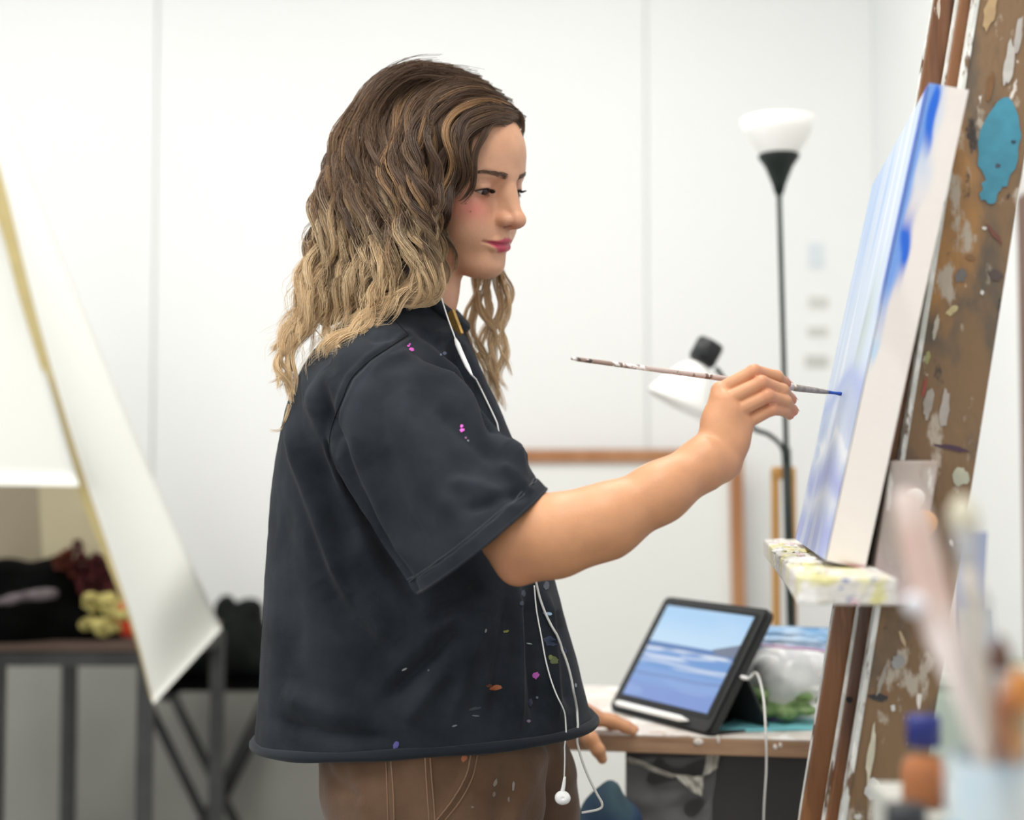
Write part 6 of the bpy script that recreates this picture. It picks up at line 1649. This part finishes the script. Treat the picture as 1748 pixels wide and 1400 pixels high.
# ================================================================== right edge: cabinet with boards
CBX0, CBX1 = at(1560, 1150, 2.62)[0], at(1497, 700, YB)[0] - 0.015
czt = at(1640, 1150, 2.62)[2]
LC_ = empty('low_cabinet', (float((CBX0 + CBX1) / 2), 2.85, 0)); tag(LC_, 'pale green low cabinet beside the wall behind the easel', 'cabinet')
m_pg = mat('pale_green_paint', (198, 212, 200), 0.5, var=0.03)
link('body', box_me('body', (CBX0, 2.62, 0), (CBX1, 2.86, czt - 0.02), 0.004), m_pg, LC_)
link('cabinet_top', box_me('cabinet_top', (CBX0 - .01, 2.61, czt - 0.02), (CBX1, 2.86, czt), 0.003), m_pg, LC_)
link('door', box_me('door', (CBX0 + .015, 2.612, 0.08), (CBX1 - .015, 2.62, czt - .04), 0.002), m_pg, LC_)
_h = link('handle', box_me('handle', (CBX0 + .03, 2.600, 0.55), (CBX0 + .042, 2.612, 0.65), 0.002), mat('chrome', (190, 190, 190), 0.25, metal=1.0), LC_)
def card(name, x0, x1, y0, y1, d, rgb, tilt, label):
    c = list(ats([(x0, y1, d), (x1, y1, d), (x1, y1, d + .008), (x0, y1, d + .008), (x0 + tilt, y0, d + .05), (x1 + tilt, y0, d + .05), (x1 + tilt, y0, d + .058), (x0 + tilt, y0, d + .058)]))
    for k in range(4): c[k][2] = czt + 0.0005
    tag(link(name, hexa_me(name, c, 0.001), mat('card_' + name + str(x0), rgb, 0.7, var=0.06, scale=8)), label, 'board')
card('painted_board', 1622, 1667, 908, 1150, 2.68, (146, 156, 188), 18, 'blue-grey painted board leaning on the low cabinet')
card('painted_board', 1640, 1694, 1040, 1150, 2.64, (164, 178, 182), -4, 'smaller grey-green board in front of the blue-grey one')

# ================================================================== foreground: taboret with brushes and bottle
FZ = 0.88
TBR = empty('taboret', (0.34, 0.80, 0)); tag(TBR, 'small painting side table in front of the easel, at the lower right corner', 'table')
m_tb = mat('pale_grey_table', (196, 198, 198), 0.6, var=0.1, scale=9)
link('table_top', box_me('table_top', (0.16, 0.55, FZ - .03), (0.56, 1.12, FZ), 0.004), m_tb, TBR)
for x_, y_ in ((.19, .58), (.53, .58), (.19, 1.09), (.53, 1.09)):
    link('leg', box_me('leg', (x_ - .02, y_ - .02, 0), (x_ + .02, y_ + .02, FZ - .03), 0.003), m_tb, TBR)
_bx = at(1578, 1375, 1.0); BXZ = _bx[2]
_o = tag(link('paint_box', box_me('paint_box', (_bx[0] - .018, .965, FZ), (_bx[0] + .10, 1.08, BXZ), 0.004), mat('white_card_box', (176, 175, 168), 0.7, var=0.04)), 'white box under the amber bottle', 'box')
BT = empty('solvent_bottle', tuple(_bx)); tag(BT, 'small amber bottle of painting medium with a dark blue cap', 'bottle')
k1 = 1.0 / FPX
m_glass = mat('clear_bottle_glass', (250, 226, 190), 0.08, alpha=0.06, spec=0.2); m_amber = mat('amber_liquid', (172, 88, 10), 0.35, rgb2=(128, 56, 4), scale=40, spec=0.15)
link('glass', lathe_me('glass', [(0, 0.0), (36 * k1, 0.0), (39 * k1, 4 * k1), (39 * k1, 62 * k1), (33 * k1, 80 * k1), (20 * k1, 92 * k1), (18 * k1, 102 * k1), (16.5 * k1, 102 * k1), (18.5 * k1, 91 * k1), (31.5 * k1, 78 * k1), (37 * k1, 61 * k1), (37 * k1, 4 * k1), (0, 3 * k1)], (_bx[0], 1.0, BXZ), (0, 0, 1), 40), m_glass, BT, True)
link('amber_liquid', lathe_me('amber_liquid', [(0, 3.4 * k1), (36.4 * k1, 4.4 * k1), (36.4 * k1, 62 * k1), (31 * k1, 77 * k1), (24 * k1, 84 * k1), (0, 84 * k1)], (_bx[0], 1.0, BXZ), (0, 0, 1), 40), m_amber, BT, True)
link('cap', lathe_me('cap', [(20 * k1, 100 * k1), (28 * k1, 101 * k1), (28 * k1, 147 * k1), (26 * k1, 150 * k1), (0, 150 * k1)], (_bx[0], 1.0, BXZ), (0, 0, 1), 36), mat('navy_cap', (28, 38, 110), 0.4), BT, True)
_jx = at(1546, 1380, 0.9); 
SJ = empty('lidded_jar', tuple(_jx * np.array([1, 1, 0]) + UP * FZ)); tag(SJ, 'short jar with a black lid beside the amber bottle', 'jar')
_jt = at(1546, 1374, 0.9)[2]
link('jar_body', lathe_me('jar_body', [(0, 0.0), (.0125, 0.0), (.0135, .003), (.0135, _jt - FZ - .022), (0, _jt - FZ - .022)], (_jx[0], 0.9, FZ), (0, 0, 1), 28), mat('pale_jar', (196, 200, 190), 0.3), SJ, True)
link('jar_lid', lathe_me('jar_lid', [(0, _jt - FZ - .022), (.0128, _jt - FZ - .022), (.0128, _jt - FZ - .001), (.0118, _jt - FZ), (0, _jt - FZ)], (_jx[0], 0.9, FZ), (0, 0, 1), 28), mat('black_lid', (40, 42, 46), 0.5), SJ, True)
# jar of brushes
JD = 0.74; _jc = at(1712, 1300, JD)
JR = empty('brush_jar', (float(_jc[0]), JD, FZ)); tag(JR, 'pale blue-grey pot holding brushes at the lower right corner', 'pot')
jr = 0.028; jh = at(1712, 1292, JD)[2] - FZ
link('pot', lathe_me('pot', [(0, 0.0), (jr * .92, 0), (jr, .006), (jr, jh), (jr - .0025, jh), (jr - .0028, .006), (0, .005)], (_jc[0], JD, FZ), (0, 0, 1), 40), mat('pale_blue_pot', (138, 160, 174), 0.5, rgb2=(172, 178, 178), scale=30), JR, True)
link('pot_band', lathe_me('pot_band', [(jr + .0004, jh * .62), (jr + .0008, jh * .63), (jr + .0008, jh * .80), (jr + .0004, jh * .81)], (_jc[0], JD, FZ), (0, 0, 1), 40), mat('teal_band', (120, 178, 196), 0.4), JR, True)
def fbrush(px0, py0, px1, py1, d1, w0, w1, rgbh, rgbf, rgbb, label, fb=0.72, hb=0.86, flatk=1.0):
    """brush in the pot, bristles up; widths in px at the handle and the head"""
    a = at(px0, py0, JD); b = at(px1, py1, d1)
    a = np.array([np.clip(a[0], _jc[0] - .018, _jc[0] + .018), JD, FZ + .02]) if False else a
    rt = empty('artist_brush', tuple(a)); tag(rt, label, 'paintbrush', 'brushes in the foreground pot')
    base = a + (a - b) / np.linalg.norm(b - a) * 0.09
    pt = lambda t: a + (b - a) * t
    k = JD / FPX / 2
    def part(nm, t0, t1, r0, r1, m, pts=10, prof=None):
        P = [pt(t) for t in np.linspace(t0, t1, pts)]; r = np.linspace(r0, r1, pts) if prof is None else np.array(prof)
        return link(nm, tube_me(nm, P, r, 12), m, rt, True)
    h = link('handle', tube_me('handle', [base] + [pt(t) for t in np.linspace(0, fb, 8)], np.r_[w0 * k * .7, np.linspace(w0 * k * .9, w0 * k, 8)], 12), mat('bh_%d_%d' % (px1, py1), rgbh, 0.45, var=0.1, scale=40), rt, True)
    part('ferrule', fb, hb, w0 * k, w1 * k, mat('bf_%d_%d' % (px1, py1), rgbf, 0.35, metal=0.5))
    part('bristles', hb, 1.0, w1 * k, w1 * k * .4, mat('bb_%d_%d' % (px1, py1), rgbb, 0.8, var=0.15, scale=120), 8, w1 * k * np.array([1.0, 1.12, 1.15, 1.1, 1.0, .85, .6, .2]))
fbrush(1690, 1300, 1640, 845, 0.76, 34, 46, (186, 178, 168), (176, 176, 178), (196, 190, 170), 'tall brush with a pale beige head standing upright in the pot')
fbrush(1712, 1300, 1706, 1085, 0.75, 26, 36, (196, 198, 198), (190, 190, 192), (92, 66, 56), 'shorter brush with a dark brown head in the pot', 0.45, 0.70)
fbrush(1735, 1310, 1744, 1140, 0.72, 30, 44, (206, 150, 96), (190, 160, 120), (206, 138, 72), 'stubby brush with an orange head at the right picture edge', 0.4, 0.62)
fbrush(1722, 1300, 1668, 1000, 0.80, 28, 30, (150, 160, 178), (178, 180, 184), (168, 172, 178), 'slim blue-grey brush leaning behind the beige one', 0.7, 0.86)
fbrush(1700, 1310, 1718, 1180, 0.70, 22, 30, (150, 96, 70), (196, 130, 88), (166, 108, 76), 'short rust-brown brush in the middle of the pot', 0.5, 0.7)
# wide palette knife leaning to the left
PK = empty('wide_spatula', tuple(at(1700, 1310, .74))); tag(PK, 'wide pinkish wooden spatula leaning left out of the pot', 'spatula')
_p = smooth_path(ats([(1716, 1420, .735), (1686, 1300, .74), (1630, 1130, .76), (1592, 1010, .78), (1560, 880, .80), (1550, 830, .81)]), 24); _w = np.interp(np.linspace(0, 1, 24), [0, .3, .45, .7, .92, 1], [14, 18, 34, 36, 28, 12]) * JD / FPX
_tn2 = np.gradient(_p, axis=0); _sd = np.cross(_tn2, [0, -1.0, 0]); _sd /= np.linalg.norm(_sd, axis=1, keepdims=True)
G = np.stack([_p + _sd * (_w * s)[:, None] + np.array([0, 1.0, 0]) * (0.004 * abs(s)) for s in np.linspace(-1, 1, 7)], 1)
link('blade', grid_me('blade', G, 0.003), mat('pinkish_wood', (186, 160, 150), 0.5, rgb2=(206, 196, 192), scale=20), PK, True)
link('bright_spot', np_mesh('bright_spot', *sdf_mesh([(ellipsoid(at(1562, 1032, .772), (.0062, .004, .0062)), 'u', 0)], 0.001)), mat('bright_spot_white', (226, 226, 232), 0.4), PK, True)  # bright light spot on the blade, made as a small white disc
